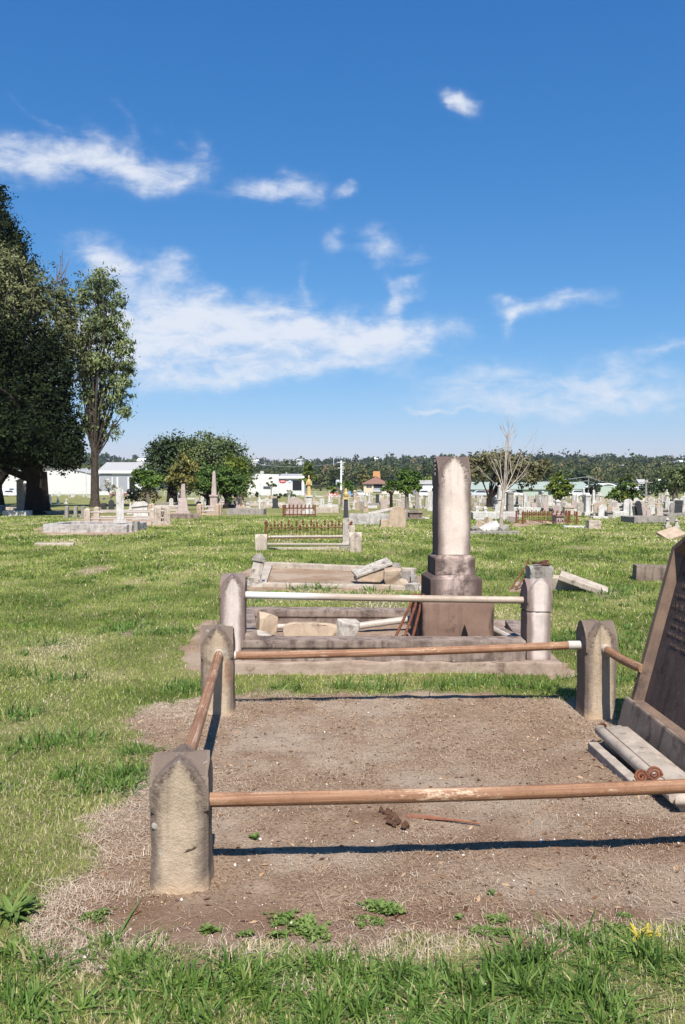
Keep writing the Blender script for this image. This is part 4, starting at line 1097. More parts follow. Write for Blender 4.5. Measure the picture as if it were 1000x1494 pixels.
def limbs(root, mat, r0, h0, targets, lean=(0, 0), n=8, nl=14, forks=None, r_end=.012, flare=1.5, seed=1, name='trunk', spread_=.35, limb_k=1.0):
    rr = random.Random(seed)
    mb = MB()
    top = Vector((lean[0], lean[1], h0))
    mb.tube([Vector((0, 0, -.3)), Vector((0, 0, 0)), Vector((lean[0] * .1, lean[1] * .1, h0 * .12)), Vector((lean[0] * .45, lean[1] * .4, h0 * .5)), top],
            [r0 * flare * 1.1, r0 * flare, r0 * 1.08, r0 * .92, r0 * .82], n)
    tg = [Vector(t) for t in targets]; rr.shuffle(tg)
    for t in tg[:nl]:
        f = rr.uniform(.72, 1.0); s = Vector((lean[0] * f, lean[1] * f, h0 * f))
        d = t - s
        if d.length < .3: continue
        mid1 = s + d * .33 + Vector((rr.gauss(0, .06), rr.gauss(0, .06), .10 + rr.gauss(0, .04))) * d.length * spread_ * 2
        mid2 = s + d * .68 + Vector((rr.gauss(0, .05), rr.gauss(0, .05), .06)) * d.length
        rb = r0 * rr.uniform(.34, .58) * limb_k
        mb.tube([s, mid1, mid2, t], [rb, rb * .72, rb * .4, max(r_end, rb * .12)], 6)
    return mb.build(name, mat, root, smooth=True)

LEAFPX = 2.9
def tree(name, label, px, py, top, leafm, bark, ells, leaf, ncl, per, rc, trunk_r, fork, nl=10, lean=(0, 0), Y=None, group=None, cat='tree', seed=1, cover=10.0, rcf=.30, lk=1.0, **kw):
    """ells are given in photo pixels about the trunk foot: (dx, up, half width, half height); depth follows width"""
    p = G(px, py) if Y is None else Vector((at(px, 700, Y).x, Y, float(prof(Y))))
    s = p.y / F
    base = py if Y is None else 700 + (CAMZ - p.z) * F / Y
    root = thing(name, label, cat, (p.x, p.y, p.z), group=group)
    E = [(e[0] * s, (e[4] if len(e) > 4 else 0) * s, e[1] * s, e[2] * s, e[2] * s * .9, e[3] * s) for e in ells]
    lp = LEAFPX * (1.15 if kw.get('aspect', 1) > 1 else 1) * lk
    area = sum(math.pi * e[2] * e[3] for e in ells) * .55
    nl_ = cover * area / (lp * lp * .5) * (1.7 if area < 1800 else 1.0); per = 26
    rcm = float(np.mean([min(e[2], e[3]) for e in ells])) * rcf * s
    E = [(e[0], e[1], e[2], e[3] * .92, e[4] * .92, e[5] * .92) for e in E]
    o, c = crown_mesh('crown', root, E, leafm, lp * s, max(12, int(nl_ / per)), per, rcm, **kw)
    if trunk_r:
        limbs(root, bark, trunk_r, fork * s, [tuple(q) for q in c], lean=(lean[0] * s, lean[1] * s), nl=nl, seed=seed, limb_k=.62 if nl > 30 else .6 if nl == 22 else 1.0)
    return root

# the dark conifer group at the left
tree('conifer_tree', 'huge dark spreading conifer with thick black trunk at left edge', 55, 750, 0, LF_PINE, BARK_D,
     [(-20, 130, 68, 70), (-50, 190, 62, 90), (15, 165, 52, 90), (35, 115, 40, 52), (-85, 110, 60, 60), (50, 95, 22, 30), (-10, 240, 50, 55), (-75, 240, 55, 80), (30, 200, 35, 60), (-30, 112, 60, 36, -120), (15, 108, 46, 34, -115), (-85, 118, 60, 44, -120), (-30, 88, 60, 24, -100), (25, 86, 46, 24, -90), (55, 84, 26, 24, -30)], .34, 1500, 42, .62, .62, 62, nl=16, outer=.35, under=.8, bias=-.1, seed=3, cover=9, rcf=.24, lk=1.15)
tree('conifer_tree', 'second dark conifer with leaning trunk cut by left frame edge', -28, 742, 0, LF_PINE, BARK_D,
     [(-30, 200, 60, 120), (0, 130, 60, 60)], .36, 320, 36, .7, .5, 70, lean=(45, 0), nl=8, outer=.35, under=.8, bias=-.1, seed=4)
tree('conifer_tree', 'tall narrow dark conifer spire rising behind grey green trees at left', -6, 738, 0, LF_PINE, BARK_D,
     [(10, 440, 14, 30), (12, 405, 26, 36), (26, 372, 28, 40), (36, 345, 26, 36), (10, 360, 46, 60), (20, 290, 46, 60), (48, 322, 16, 28), (0, 230, 50, 90)], .5, 560, 44, .95, .5, 200, nl=10, outer=.3, under=.7, seed=5)
tree('eucalypt_tree', 'grey green loose eucalypt between dark conifer and tall slender tree', 60, 741, 0, LF_GREYEUC, BARK_G,
     [(-50, 330, 46, 60), (-22, 300, 44, 70), (10, 285, 40, 58), (35, 250, 34, 52), (40, 215, 22, 50), (-60, 250, 40, 70), (34, 292, 16, 36)], .40, 520, 34, .95, .30, 150, nl=20, aspect=1.6, droop=.5, outer=.3, seed=6, cover=7, rcf=.26)
# bare twigs standing out of it
p = G(60, 741); sc_ = p.y / F
tw = MB(); rr = random.Random(5)
for (x, z0_, x2, z1_) in ((28, 300, 36, 372), (22, 310, 28, 352), (30, 330, 46, 360), (33, 315, 40, 345), (25, 320, 34, 365)):
    tw.tube([(x * sc_, 0, z0_ * sc_), ((x + x2) / 2 * sc_ + .1, 0, (z0_ + z1_) / 2 * sc_), (x2 * sc_, 0, z1_ * sc_)], [.05, .035, .015], 5)
t_ = [o for o in bpy.data.objects if o.get('label', '').startswith('grey green loose')][0]
tw.build('bare_twigs', BARK_G, t_)
tree('eucalypt_tree', 'tall slender eucalypt with airy crown standing alone right of conifers', 139, 740, 0, LF_EUC, BARK_E,
     [(8, 322, 34, 26), (-8, 300, 30, 30), (28, 300, 26, 34), (10, 262, 42, 36), (-18, 240, 32, 36), (38, 232, 26, 36), (44, 200, 22, 34), (8, 205, 38, 34), (-14, 180, 26, 36), (34, 165, 26, 30), (46, 140, 16, 20), (4, 150, 26, 26), (-10, 118, 18, 24), (22, 112, 18, 18)], .40, 640, 34, .78, .30, 95, nl=46, aspect=1.7, droop=.8, outer=.15, under=.8, flat=.7, seed=7, cover=6, rcf=.32, lk=1.0)
# fig group and its neighbours
tree('evergreen_tree', 'dark upright evergreen at left of the big domed fig', 252, 737, 0, LF_DARK, BARK_D,
     [(-2, 80, 30, 26), (-18, 60, 24, 34), (14, 70, 30, 34), (-26, 76, 14, 18), (4, 40, 34, 28), (30, 56, 24, 34)], .42, 420, 36, .75, .5, 22, nl=8, outer=.45, seed=8)
tree('fig_tree', 'big domed olive fig tree above the smaller green trees', 308, 738, 0, LF_FIG, BARK_D,
     [(0, 77, 38, 31), (-32, 52, 26, 32), (26, 60, 34, 38), (-18, 62, 28, 32), (38, 44, 24, 26), (2, 50, 44, 34)], .40, 560, 36, .75, .7, 18, nl=10, outer=.7, seed=9)
tree('orange_tree', 'round dark green tree under the domed fig, left trunk', 305, 742, 0, LF_GREEN, BARK_D, [(-8, 42, 22, 20), (8, 48, 20, 18), (-2, 34, 28, 14)], .34, 260, 32, .6, .22, 16, nl=8, outer=.55, bias=-.15, seed=10)
tree('orange_tree', 'lower green tree behind the grey obelisk', 332, 742, 0, LF_GREEN, BARK_D, [(-4, 42, 22, 22), (14, 40, 18, 20), (4, 28, 26, 14)], .34, 260, 32, .6, .22, 14, nl=8, outer=.55, bias=-.18, seed=11)
tree('lime_tree', 'lime green tree at right end of the fig group', 352, 740, 0, LF_LIME, BARK_G, [(-8, 52, 16, 24), (4, 44, 12, 28), (-14, 62, 10, 14), (8, 30, 10, 20)], .32, 200, 32, .55, .16, 18, nl=8, outer=.45, bias=-.1, seed=12)
tree('yellowing_tree', 'thin yellowing tree behind the tapered broken monument', 268, 745, 0, LF_YEL, BARK_G, [(0, 58, 18, 24), (-10, 50, 14, 20), (8, 46, 16, 20), (2, 72, 12, 15), (14, 60, 10, 18)], .28, 200, 30, .5, .16, 34, nl=14, aspect=1.5, droop=.4, outer=.3, seed=13, cover=8)
tree('small_tree', 'small bright green tree on thin trunk left of fig group', 216, 744, 0, LF_GREEN, BARK_G, [(-6, 50, 16, 14), (8, 46, 18, 14), (-16, 42, 10, 10), (2, 38, 20, 10)], .30, 200, 30, .5, .11, 26, nl=9, outer=.4, seed=14)
tree('shrub', 'brownish green shrub under the small bright green tree', 203, 738, 0, LF_BROWN, BARK_G, [(0, 16, 16, 12), (18, 14, 14, 12), (-10, 12, 10, 9)], .30, 120, 30, .5, .06, 5, nl=5, cat='shrub', outer=.3, seed=15)
tree('shrub', 'pale blossoming shrub right of the slender eucalypt trunk', 162, 732, 0, LF_BLOSSOM, BARK_G, [(-4, 22, 14, 12), (8, 16, 13, 11), (-8, 12, 12, 10)], .30, 160, 26, .55, .08, 6, nl=8, cat='shrub', outer=.2, seed=16, cover=2.5)
tree('shrub', 'round clipped green bush before the white shed wall', 109, 720, 0, LF_GREEN, BARK_G, [(0, 9, 11, 8.5)], .5, 130, 30, .8, .1, 3, nl=4, cat='shrub', outer=.5, bias=-.1, seed=17)
tree('shrub', 'small dark bush behind the light pole near white shed', 128, 720, 0, LF_DARK, BARK_G, [(0, 5, 5, 6)], .5, 50, 26, .7, .1, 2, nl=3, cat='shrub', seed=18)
tree('shrub', 'sparse grey bush right of the thick conifer trunk', 78, 720, 0, LF_GREYEUC, BARK_G, [(0, 8, 8, 6)], .5, 50, 20, .8, .1, 3, nl=4, cat='shrub', outer=.2, seed=19)
# middle
tree('lime_tree', 'narrow yellow green tree right of the white workshop', 452, 728, 0, LF_LIME, BARK_G, [(-1, 42, 8, 13), (-3, 28, 9, 14), (5, 26, 7, 14)], .5, 150, 30, .75, .16, 12, nl=7, outer=.35, bias=-.05, seed=20)
tree('small_tree', 'sparse green tree with pale gaps behind the slim pillar', 499, 738, 0, LF_GREEN, BARK_G, [(-8, 30, 12, 8), (8, 30, 12, 9), (-14, 24, 8, 7), (14, 22, 8, 8)], .32, 130, 24, .6, .1, 22, nl=9, outer=.25, seed=21, cover=4.5)
tree('orange_tree', 'dense round green tree in front of the pink roofed shops', 594, 744, 0, LF_GREEN, BARK_G, [(-2, 46, 15, 16), (8, 42, 14, 16), (-12, 36, 10, 10), (14, 34, 9, 12), (0, 32, 17, 9)], .28, 330, 34, .48, .13, 24, nl=9, outer=.45, seed=22)
tree('orange_tree', 'smaller green tree with dark trunk left of the dense round tree', 571, 744, 0, LF_GREEN, BARK_D, [(-2, 36, 11, 8), (-8, 30, 7, 6), (7, 34, 7, 8)], .28, 120, 30, .45, .1, 26, nl=7, outer=.35, seed=23)
tree('spreading_tree', 'wide low spreading brown green tree with black forked trunk', 714, 740, 0, LF_BROWN, BARK_D,
     [(-8, 66, 26, 15), (14, 72, 30, 14), (40, 58, 26, 18), (58, 42, 22, 14), (-18, 50, 18, 14), (30, 40, 24, 10), (66, 54, 14, 14), (78, 58, 20, 15), (-26, 60, 20, 18), (24, 62, 40, 18)], .34, 420, 28, .62, .2, 14, nl=22, aspect=1.4, outer=.35, under=.5, seed=24, cover=12)
tree('small_tree', 'round yellow green tree beside the dark green shed door', 815, 746, 0, LF_LIME, BARK_G, [(0, 46, 13, 13), (-8, 34, 12, 13), (10, 34, 12, 13), (0, 26, 15, 8)], .30, 260, 30, .5, .14, 16, nl=8, outer=.45, bias=-.12, seed=25)
tree('orange_tree', 'green tree flecked with yellow orange behind the leaning dark slab', 915, 748, 0, LF_ORANGE, BARK_D, [(0, 40, 14, 13), (-14, 28, 13, 10), (10, 26, 12, 12), (-24, 24, 8, 8), (2, 18, 16, 8)], .30, 280, 30, .5, .2, 14, nl=8, outer=.45, bias=-.05, seed=26)
tree('roadside_tree', 'drooping grey green tree at far right edge of frame', 985, 738, 0, LF_EUC, BARK_G, [(0, 40, 22, 22), (-14, 28, 14, 16), (14, 34, 20, 22)], .45, 260, 32, .85, .25, 20, nl=8, aspect=1.5, droop=.6, outer=.35, bias=-.15, seed=27)
for i, (px, w, h, mt, lab) in enumerate(((958, 16, 26, LF_DARK, 'dark bushy tree left of the drooping tree at right'), (940, 10, 18, LF_DARK, 'dark bush beside the grey house with white post'),
        (1003, 20, 20, LF_LIME, 'yellow green bush at right frame edge under the drooping tree'), (869, 9, 26, LF_DARK, 'dark shrub before the white roofed carport'),
        (468, 12, 30, LF_GREYEUC, 'grey green tree behind the narrow yellow green tree'), (530, 10, 34, LF_YEL, 'autumn tinted tree left of the brick chimney'),
        (632, 12, 26, LF_LIME, 'yellow green tree behind the top of tall monument'), (430, 9, 18, LF_YEL, 'rusty leaved tree over the white workshop roof'), (668, 14, 22, LF_FIG, 'olive tree right of the tall monument head'),
        (850, 20, 34, LF_DARK, 'dark broad tree behind the tall timber pole'), (175, 18, 24, LF_FIG, 'olive tree behind the grey roofed shed'), (190, 14, 22, LF_DARK, 'dark tree at right end of the grey roofed shed'))):
    tree('background_tree', lab, px, 0, 0, mt, BARK_G, [(0, h * .62, w * .8, h * .4), (w * .5, h * .45, w * .55, h * .3), (-w * .5, h * .5, w * .55, h * .33), (0, h * .25, w * .7, h * .25)], 1.0, 150, 26, 1.5, .3, h * .3, nl=5,
         Y=(300 if px not in (958, 940, 1003, 869) else 190), outer=.4, seed=30 + i, group='trees among the buildings', bias=-.08)
tree('sapling', 'slender grey sapling before the white workshop wall', 396, 727, 0, LF_GREYEUC, BARK_G, [(0, 28, 4, 8), (-4, 20, 4, 4), (3, 19, 4, 5)], .45, 40, 14, .6, .08, 16, nl=6, outer=.1, seed=50, cover=2.5)
for i, (px, w, h, lab) in enumerate(((376, 5, 9, 'dark low bush at left foot of workshop wall'), (400, 5, 7, 'clipped low hedge ball before workshop wall'), (408, 7, 8, 'dark hedge clump before the workshop sign'), (424, 11, 8, 'long clipped green hedge under the dark workshop opening'))):
    tree('hedge', lab, px, 727, 0, LF_DARK if i != 3 else LF_GREEN, BARK_G, [(0, h * .5, w, h * .5)], .5, 80, 26, .6, 0, 0, cat='hedge', outer=.4, seed=55 + i, bias=-.1)

# the bare pale tree
p = G(731, 768); bt = thing('bare_tree', 'leafless pale tree with upswept branches behind the tall monument', 'tree', (p.x, p.y, p.z)); s = p.y / F
mb = MB(); tk = MB()
tk.tube([(0, 0, -.2), (0, 0, 0), (.02, 0, 20 * s), (.10, 0, 52 * s)], [.08, .07, .06, .055], 8)
rr = random.Random(14)
def branch(p0, d, L, r, lv):
    p0 = Vector(p0); d = Vector(d).normalized(); pts = [p0]; q = p0.copy(); dd = d.copy(); n = 5
    for i in range(n):
        dd = (dd + Vector((rr.gauss(0, .07), rr.gauss(0, .07), .05 + rr.gauss(0, .04)))).normalized(); q = q + dd * L / n; pts.append(q.copy())
    mb.tube(pts, [r * (1 - .75 * i / n) for i in range(n + 1)], 6)
    if lv > 0:
        for i in range(3 if lv < 3 else 4):
            k = rr.randint(2, n); a = Vector((rr.gauss(0, .55), rr.gauss(0, .55), rr.gauss(.15, .25)))
            branch(pts[k], dd + a, L * rr.uniform(.4, .62), r * (1 - .7 * k / n) * .75, lv - 1)
f_ = (.10, 0, 50 * s)
for d, L, r in (((.08, 0, 1), 78, .05), ((.42, .1, 1), 62, .045), ((-.42, .1, .9), 52, .038), ((.75, -.1, .72), 58, .04), ((-.15, .3, 1), 52, .034), ((.25, -.3, 1), 62, .034), ((.95, .2, .6), 44, .026), ((-.7, -.2, .75), 40, .026)):
    branch(f_, d, L * s * 1.08, r * .6, 2)
mb.tube([f_, (.14, 0, 85 * s), (.16, 0, 118 * s), (.22, 0, 136 * s)], [.042, .034, .026, .014], 7)
for d in ((-.7, 0, .8), (.35, 0, 1), (.9, 0, .8), (-.2, .3, 1)): branch((.20, 0, 128 * s), d, 22 * s, .014, 1)
tk.build('trunk', BARK_W, bt, smooth=True); mb.build('branches', BARK_W, bt, smooth=True)

# ------------------------------------------------------------------ far woodland (one mass)
LF_WOOD = leafmat('woodland_foliage', [(0, (0.022, 0.031, 0.012)), (.4, (0.049, 0.065, 0.025)), (.7, (0.083, 0.098, 0.039)), (.9, (0.128, 0.123, 0.055)), (1, (0.170, 0.128, 0.060))], 0, .95)
cen = []
for Y0, Y1, n in ((320, 420, 300), (420, 620, 620), (620, 900, 750), (900, 1250, 900), (1250, 1620, 1100)):
    y = rng.uniform(Y0, Y1, n); x = rng.uniform(-1, 1, n) * (.47 * y + 25); cen.append(np.stack([x, y], 1))
cen = np.concatenate(cen); n = len(cen)
clear = (fbm(cen[:, 0] * .006, cen[:, 1] * .006, 66, 3) > .64) & (cen[:, 1] > 500); cen = cen[~clear]; n = len(cen)
hgt = rng.uniform(7, 14, n) * np.where(rng.random(n) < .05, 1.35, 1) * np.clip(.62 + cen[:, 1] / 1400, .6, 1)
per = np.where(cen[:, 1] < 620, 90, np.where(cen[:, 1] < 1000, 46, 26))
ti_ = np.clip(rng.normal(.44, .16, n) + (fbm(cen[:, 0] * .012, cen[:, 1] * .012, 71, 3) - .5) * 1.3, 0, 1); zg = gh(cen[:, 0], cen[:, 1])
ci = np.repeat(np.arange(n), per); m = len(ci)
d = rng.normal(size=(m, 3)); d /= np.linalg.norm(d, axis=1)[:, None]; rad = rng.random(m) ** .33
wdt = hgt * rng.uniform(.32, .52, n)
lump = rng.integers(0, 4, m); off = np.clip(rng.normal(size=(n, 4, 3)) * .30, -.42, .42)
o3 = off[ci, lump]
pp = np.stack([cen[ci, 0], cen[ci, 1], zg[ci] + hgt[ci] * .58], 1) + (d * rad[:, None] * .66 + o3) * np.stack([wdt[ci], wdt[ci], hgt[ci] * .42], 1)
nrm = rng.normal(size=(m, 3)) + np.array([0, -.3, .5]); nrm /= np.linalg.norm(nrm, axis=1)[:, None]
a = rng.normal(size=(m, 3)); a -= nrm * (a * nrm).sum(1)[:, None]; a /= np.linalg.norm(a, axis=1)[:, None]; b = np.cross(nrm, a)
L = (.0021 * cen[ci, 1] + .35) * rng.uniform(.6, 1.3, m) * np.where(cen[ci, 1] > 900, 1.1, 1)
a *= L[:, None] * .5; b *= L[:, None] * .5
wood = raw_mesh('far_woodland', np.stack([pp - a, pp - b, pp + a, pp + b], 1).reshape(-1, 3), quads=np.arange(m)[:, None] * 4 + np.arange(4), mat=LF_WOOD,
                tint=np.repeat(np.clip(ti_[ci] + rng.normal(0, .1, m), 0, 1), 4)); wood['kind'] = 'stuff'

# ------------------------------------------------------------------ buildings
WALLW = plain('white_wall_paint', (.60, .59, .565), .7, .12, .6); WALLB = plain('beige_render', (.62, .51, .38), .85, .1, .5)
ROOFG = plain('grey_metal_roof', (.40, .385, .37), .5, .12, .5); ROOFB = plain('brown_tile_roof', (.24, .135, .10), .85, .25, .8); ROOFP = plain('salmon_roof', (.62, .47, .39), .7, .15, .4)
GREENP = plain('pale_green_cladding', (.38, .45, .37), .6, .1, .4); GREEND = plain('green_door_paint', (.035, .16, .10), .6, .1, .4)
DARKIN = plain('dark_interior', (.015, .015, .017), .8, .2); GLASS = plain('dark_window_glass', (.06, .075, .09), .15, .2); GREYD = plain('grey_door_panel', (.30, .31, .34), .6, .1, .4)
BRICK = plain('orange_brick', (.52, .27, .12), .9, .2, 2); REDP = plain('red_sign_paint', (.62, .05, .07), .5, .05); WHITEP = plain('white_sign_paint', (.85, .85, .83), .5, .04); BLUEP = plain('pale_blue_sign', (.35, .55, .75), .5, .1)
YELP = plain('yellow_sign_paint', (.75, .68, .05), .5, .05); TIMB = plain('weathered_timber', (.30, .27, .235), .9, .25, 6); GALV = plain('galvanised_metal', (.50, .52, .54), .5, .1); TYRE = plain('tyre_rubber', (.02, .02, .02), .9)

def gnd(Y): return float(prof(Y))
def building(name, label, Y, px0, px1, cat='building'):
    a, b = at(px0, 700, Y), at(px1, 700, Y)
    root = thing(name, label, cat, (a.x, Y, gnd(Y)))
    root['w'] = b.x - a.x
    s = Y / F
    def L(px, py): return ((px - px0) * s, (700 - py) * s + CAMZ - gnd(Y))     # local x, z of a pixel
    return root, L, s
def part(root, name, mat, c, d, bevel=.02, rot=None):
    mb = MB(); mb.box(c, d, rot); return mb.build(name, mat, root, bevel=bevel)
def rect(root, L, name, mat, x0, y0, x1, y1, y, dep=.1):
    a, b = L(x0, y0), L(x1, y1)
    return part(root, name, mat, ((a[0] + b[0]) / 2, y, (a[1] + b[1]) / 2), (abs(b[0] - a[0]), dep, abs(a[1] - b[1])), bevel=0)
def gable_roof(root, name, mat, x0, x1, y0, y1, z, rise, over=.4):
    mb = MB(); ym = (y0 + y1) / 2
    mb.add([(x0 - over, y0 - over, z), (x1 + over, y0 - over, z), (x1 + over, y1 + over, z), (x0 - over, y1 + over, z), (x0 - over, ym, z + rise), (x1 + over, ym, z + rise),
            (x0 - over, y0 - over, z - .2), (x1 + over, y0 - over, z - .2), (x1 + over, y1 + over, z - .2), (x0 - over, y1 + over, z - .2)],
           [(0, 1, 5, 4), (2, 3, 4, 5), (0, 4, 3), (1, 2, 5), (6, 7, 1, 0), (7, 8, 2, 1), (8, 9, 3, 2), (9, 6, 0, 3), (9, 8, 7, 6)])
    return mb.build(name, mat, root)
def hip_roof(root, name, mat, x0, x1, y0, y1, z, rise, over=.5):
    mb = MB(); ym = (y0 + y1) / 2; h = (y1 - y0) / 2
    mb.add([(x0 - over, y0 - over, z), (x1 + over, y0 - over, z), (x1 + over, y1 + over, z), (x0 - over, y1 + over, z), (x0 + h * .8, ym, z + rise), (x1 - h * .8, ym, z + rise)],
           [(0, 1, 5, 4), (1, 2, 5), (2, 3, 4, 5), (3, 0, 4), (3, 2, 1, 0)])
    return mb.build(name, mat, root)

# white shed behind the conifers
r, L, s = building('white_shed', 'long plain white shed wall behind the dark conifer trunks', 232, 2, 142)
a = L(2, 684); b = L(142, 720)
mb = MB(); w = L(142, 700)[0]; zt = L(2, 688)[1]; z2 = L(100, 683)[1]; z3 = L(142, 693)[1]
mb.prism([(0, -.3), (w, -.3), (w, z3), (L(100, 700)[0], z2), (0, zt)], 0, 18); mb.build('wall', WALLW, r)
rf = MB(); rf.add([(-.2, -.3, zt + .05), (L(100, 700)[0], -.3, z2 + .05), (w + .2, -.3, z3 + .05), (w + .2, 18, z3 + .05), (L(100, 700)[0], 18, z2 + .05), (-.2, 18, zt + .05)] , [(0, 1, 4, 5), (1, 2, 3, 4)])
o = rf.build('roof', ROOFG, r); o.modifiers.new('thick', 'SOLIDIFY').thickness = .12
# grey roofed shed
r, L, s = building('grey_roof_shed', 'white shed with grey pitched roof and roller doors right of slender eucalypt', 222, 145, 210)
w = L(210, 700)[0]; ze = L(145, 688)[1]
part(r, 'wall', WALLW, (w / 2, 9, ze / 2 - .1), (w, 18, ze)); gable_roof(r, 'roof', ROOFG, 0, w, 0, 18, ze, 2.6, .5)
rect(r, L, 'side_panel', GREYD, 146, 690, 163, 715, -.06); rect(r, L, 'roller_door', GREYD, 165, 694, 170, 716, -.06); rect(r, L, 'roller_door', GREYD, 173, 694, 186, 716, -.06); rect(r, L, 'doorway', DARKIN, 189, 696, 197, 716, -.06)
part(r, 'fascia', WHITEP, (w / 2, -.6, ze - .15), (w + 1.0, .12, .6))
# white workshop with the red sign
r, L, s = building('white_workshop', 'white workshop with red oval sign and dark open doorway', 215, 360, 444)
w = L(444, 700)[0]; zl = L(365, 691)[1]; zr = L(440, 697)[1]; xm = L(407, 700)[0]
mb = MB(); mb.prism([(0, -.3), (xm, -.3), (xm, L(407, 692)[1]), (L(366, 690)[0], zl), (L(366, 690)[0] - .6, zl - 1.2), (0, zl - 3.2)], 0, 16); mb.build('wall', WALLW, r)
part(r, 'front_wall', WALLW, ((xm + w) / 2 + .01, 8.6, zr / 2 - .1), (w - xm, 16, zr))
mb = MB(); zt = L(420, 691)[1]
mb.add([(xm, .2, zr), (w, .2, zr), (w + .1, 9, zt), (xm, 9, zt), (w + .1, 17, zr), (xm, 17, zr)], [(0, 1, 2, 3), (3, 2, 4, 5), (1, 4, 2), (0, 3, 5), (0, 5, 4, 1)]); mb.build('roof', ROOFG, r)
part(r, 'fascia', WHITEP, ((xm + w) / 2, .12, zr + .05), (w - xm + .3, .2, .45))
part(r, 'corner_post', WHITEP, (w - .3, .2, zr / 2), (.6, .5, zr))
rect(r, L, 'window', GLASS, 384.5, 709.5, 395, 713, -.06); rect(r, L, 'roof_vent', ROOFG, 377, 687, 382, 691, 6, 1); rect(r, L, 'roof_vent', ROOFG, 415, 689, 417, 692, 6, .5)
rect(r, L, 'doorway', DARKIN, 427, 701, 440, 715, .52)
# oval red sign with three pale worn bars
a = L(412.5, 702); mb = MB(); rx, rz_ = 4.6 * s, 2.1 * s
pf = [(a[0] + math.copysign(abs(math.cos(t)) ** .6, math.cos(t)) * rx, a[1] + math.copysign(abs(math.sin(t)) ** .8, math.sin(t)) * rz_) for t in np.linspace(0, 6.283, 28)[:-1]]
mb.prism(pf, .44, .56); sg = mb.build('sign', REDP, r)
mb = MB()
for i in range(5): mb.box((a[0] - 2.3 * s + i * 1.15 * s, .425, a[1] + .1 * s), (.55 * s, .02, 1.5 * s))
mb.build('lettering', WHITEP, sg)
sq = rect(r, L, 'sign', BLUEP, 421, 700.5, 425, 704, .54); a, b = L(421.7, 701.1), L(424.3, 703.4)
part(sq, 'sign_field', WHITEP, ((a[0] + b[0]) / 2, .47, (a[1] + b[1]) / 2), (b[0] - a[0], .03, a[1] - b[1]), 0)
# beige house
r, L, s = building('beige_house', 'two storey beige house with brown hipped roof', 262, 531, 566)
w = L(566, 700)[0]; ze = L(531, 706)[1]
part(r, 'wall', WALLB, (w / 2, 5, ze / 2 - .1), (w, 10, ze)); rf = hip_roof(r, 'roof', ROOFB, 0, w, 0, 10, ze, 2.3, .6)
mb = MB(); a = L(551, 690); mb.box((a[0], 7.5, a[1] - 1.2), (2.6, 2.0, 3.6), taper=.8); mb.build('brick_gable', BRICK, r)
for (x0, y0, x1, y1) in ((535, 708, 538.5, 711.5), (539, 708, 542.5, 711.5), (535.5, 720, 541.5, 724.5)): f = rect(r, L, 'window', GLASS, x0, y0, x1, y1, -.05)
rect(r, L, 'balcony_recess', DARKIN, 545.5, 707, 558, 715.5, -.05); rect(r, L, 'balcony_rail', GREYD, 545, 712, 559, 715.8, -.5, .1); rect(r, L, 'balcony_floor', WHITEP, 544.5, 716, 560, 717, -.4, .9); rect(r, L, 'garage', DARKIN, 546, 719, 558, 728, -.05); rect(r, L, 'wall_sign', WHITEP, 550, 718, 557, 721, -.2)
# shops with peaked pale roofs
r, L, s = building('peaked_shops', 'low row of shops with pale peaked salmon roofs behind round green tree', 236, 556, 618)
w = L(618, 700)[0]; ze = L(556, 722)[1]
part(r, 'wall', WALLB, (w / 2, 4, ze / 2 - .1), (w, 8, ze))
for i, (x0, x1) in enumerate(((556, 571), (572, 586), (587, 602), (603, 617))):
    a, b = L(x0, 0)[0], L(x1, 0)[0]; mb = MB(); mb.add([(a, -.4, ze), (b, -.4, ze), (b, 8, ze), (a, 8, ze), ((a + b) / 2, 3.8, ze + 2.0)], [(0, 1, 4), (1, 2, 4), (2, 3, 4), (3, 0, 4), (3, 2, 1, 0)]); mb.build('roof', ROOFP, r)
for x in (561, 576, 584, 592, 607): rect(r, L, 'shop_window', GLASS, x - 2, 723.5, x + 2, 729, -.05)
# grey canopy building
r, L, s = building('canopy_building', 'grey building with deep white canopy left of tall monument', 225, 612, 640)
w = L(640, 700)[0]; ze = L(612, 706)[1]
part(r, 'wall', plain('grey_green_wall', (.20, .23, .21), .8), (w / 2, 6, ze / 2), (w, 10, ze)); part(r, 'roof', ROOFG, (w / 2, 5.5, ze + .5), (w + .6, 12, 1.0)); rect(r, L, 'canopy', WHITEP, 616, 708.5, 638, 711.5, -1.2, 2); rect(r, L, 'doorway', DARKIN, 617, 713, 630, 722, .9); rect(r, L, 'pillar', WHITEP, 612, 708, 615, 730, -1.6, .5)
# long green shed
r, L, s = building('green_shed', 'long pale green shed with black opening and dark green door', 205, 676, 862)
w = L(862, 700)[0]; ze = L(676, 713)[1]
part(r, 'wall', GREENP, (w / 2, 8, ze / 2 - .1), (w, 16, ze)); gable_roof(r, 'roof', plain('pale_metal_roof', (.33, .385, .32), .5, .1, .4), 0, w, 0, 16, ze, 1.6, .4)
rect(r, L, 'open_bay', DARKIN, 749, 715, 763, 727, -.05); rect(r, L, 'roller_door', GREEND, 829, 716, 838, 733, -.05); rect(r, L, 'panel', plain('lilac_panel', (.42, .43, .55), .6, .1), 839, 722, 848, 731, -.05)
for x in (690, 704, 786, 800): rect(r, L, 'window', GLASS, x, 717, x + 5, 721, -.05)
for x in (778, 783): rect(r, L, 'roof_vent', WHITEP, x, 710, x + 3, 712.5, 3, .6)
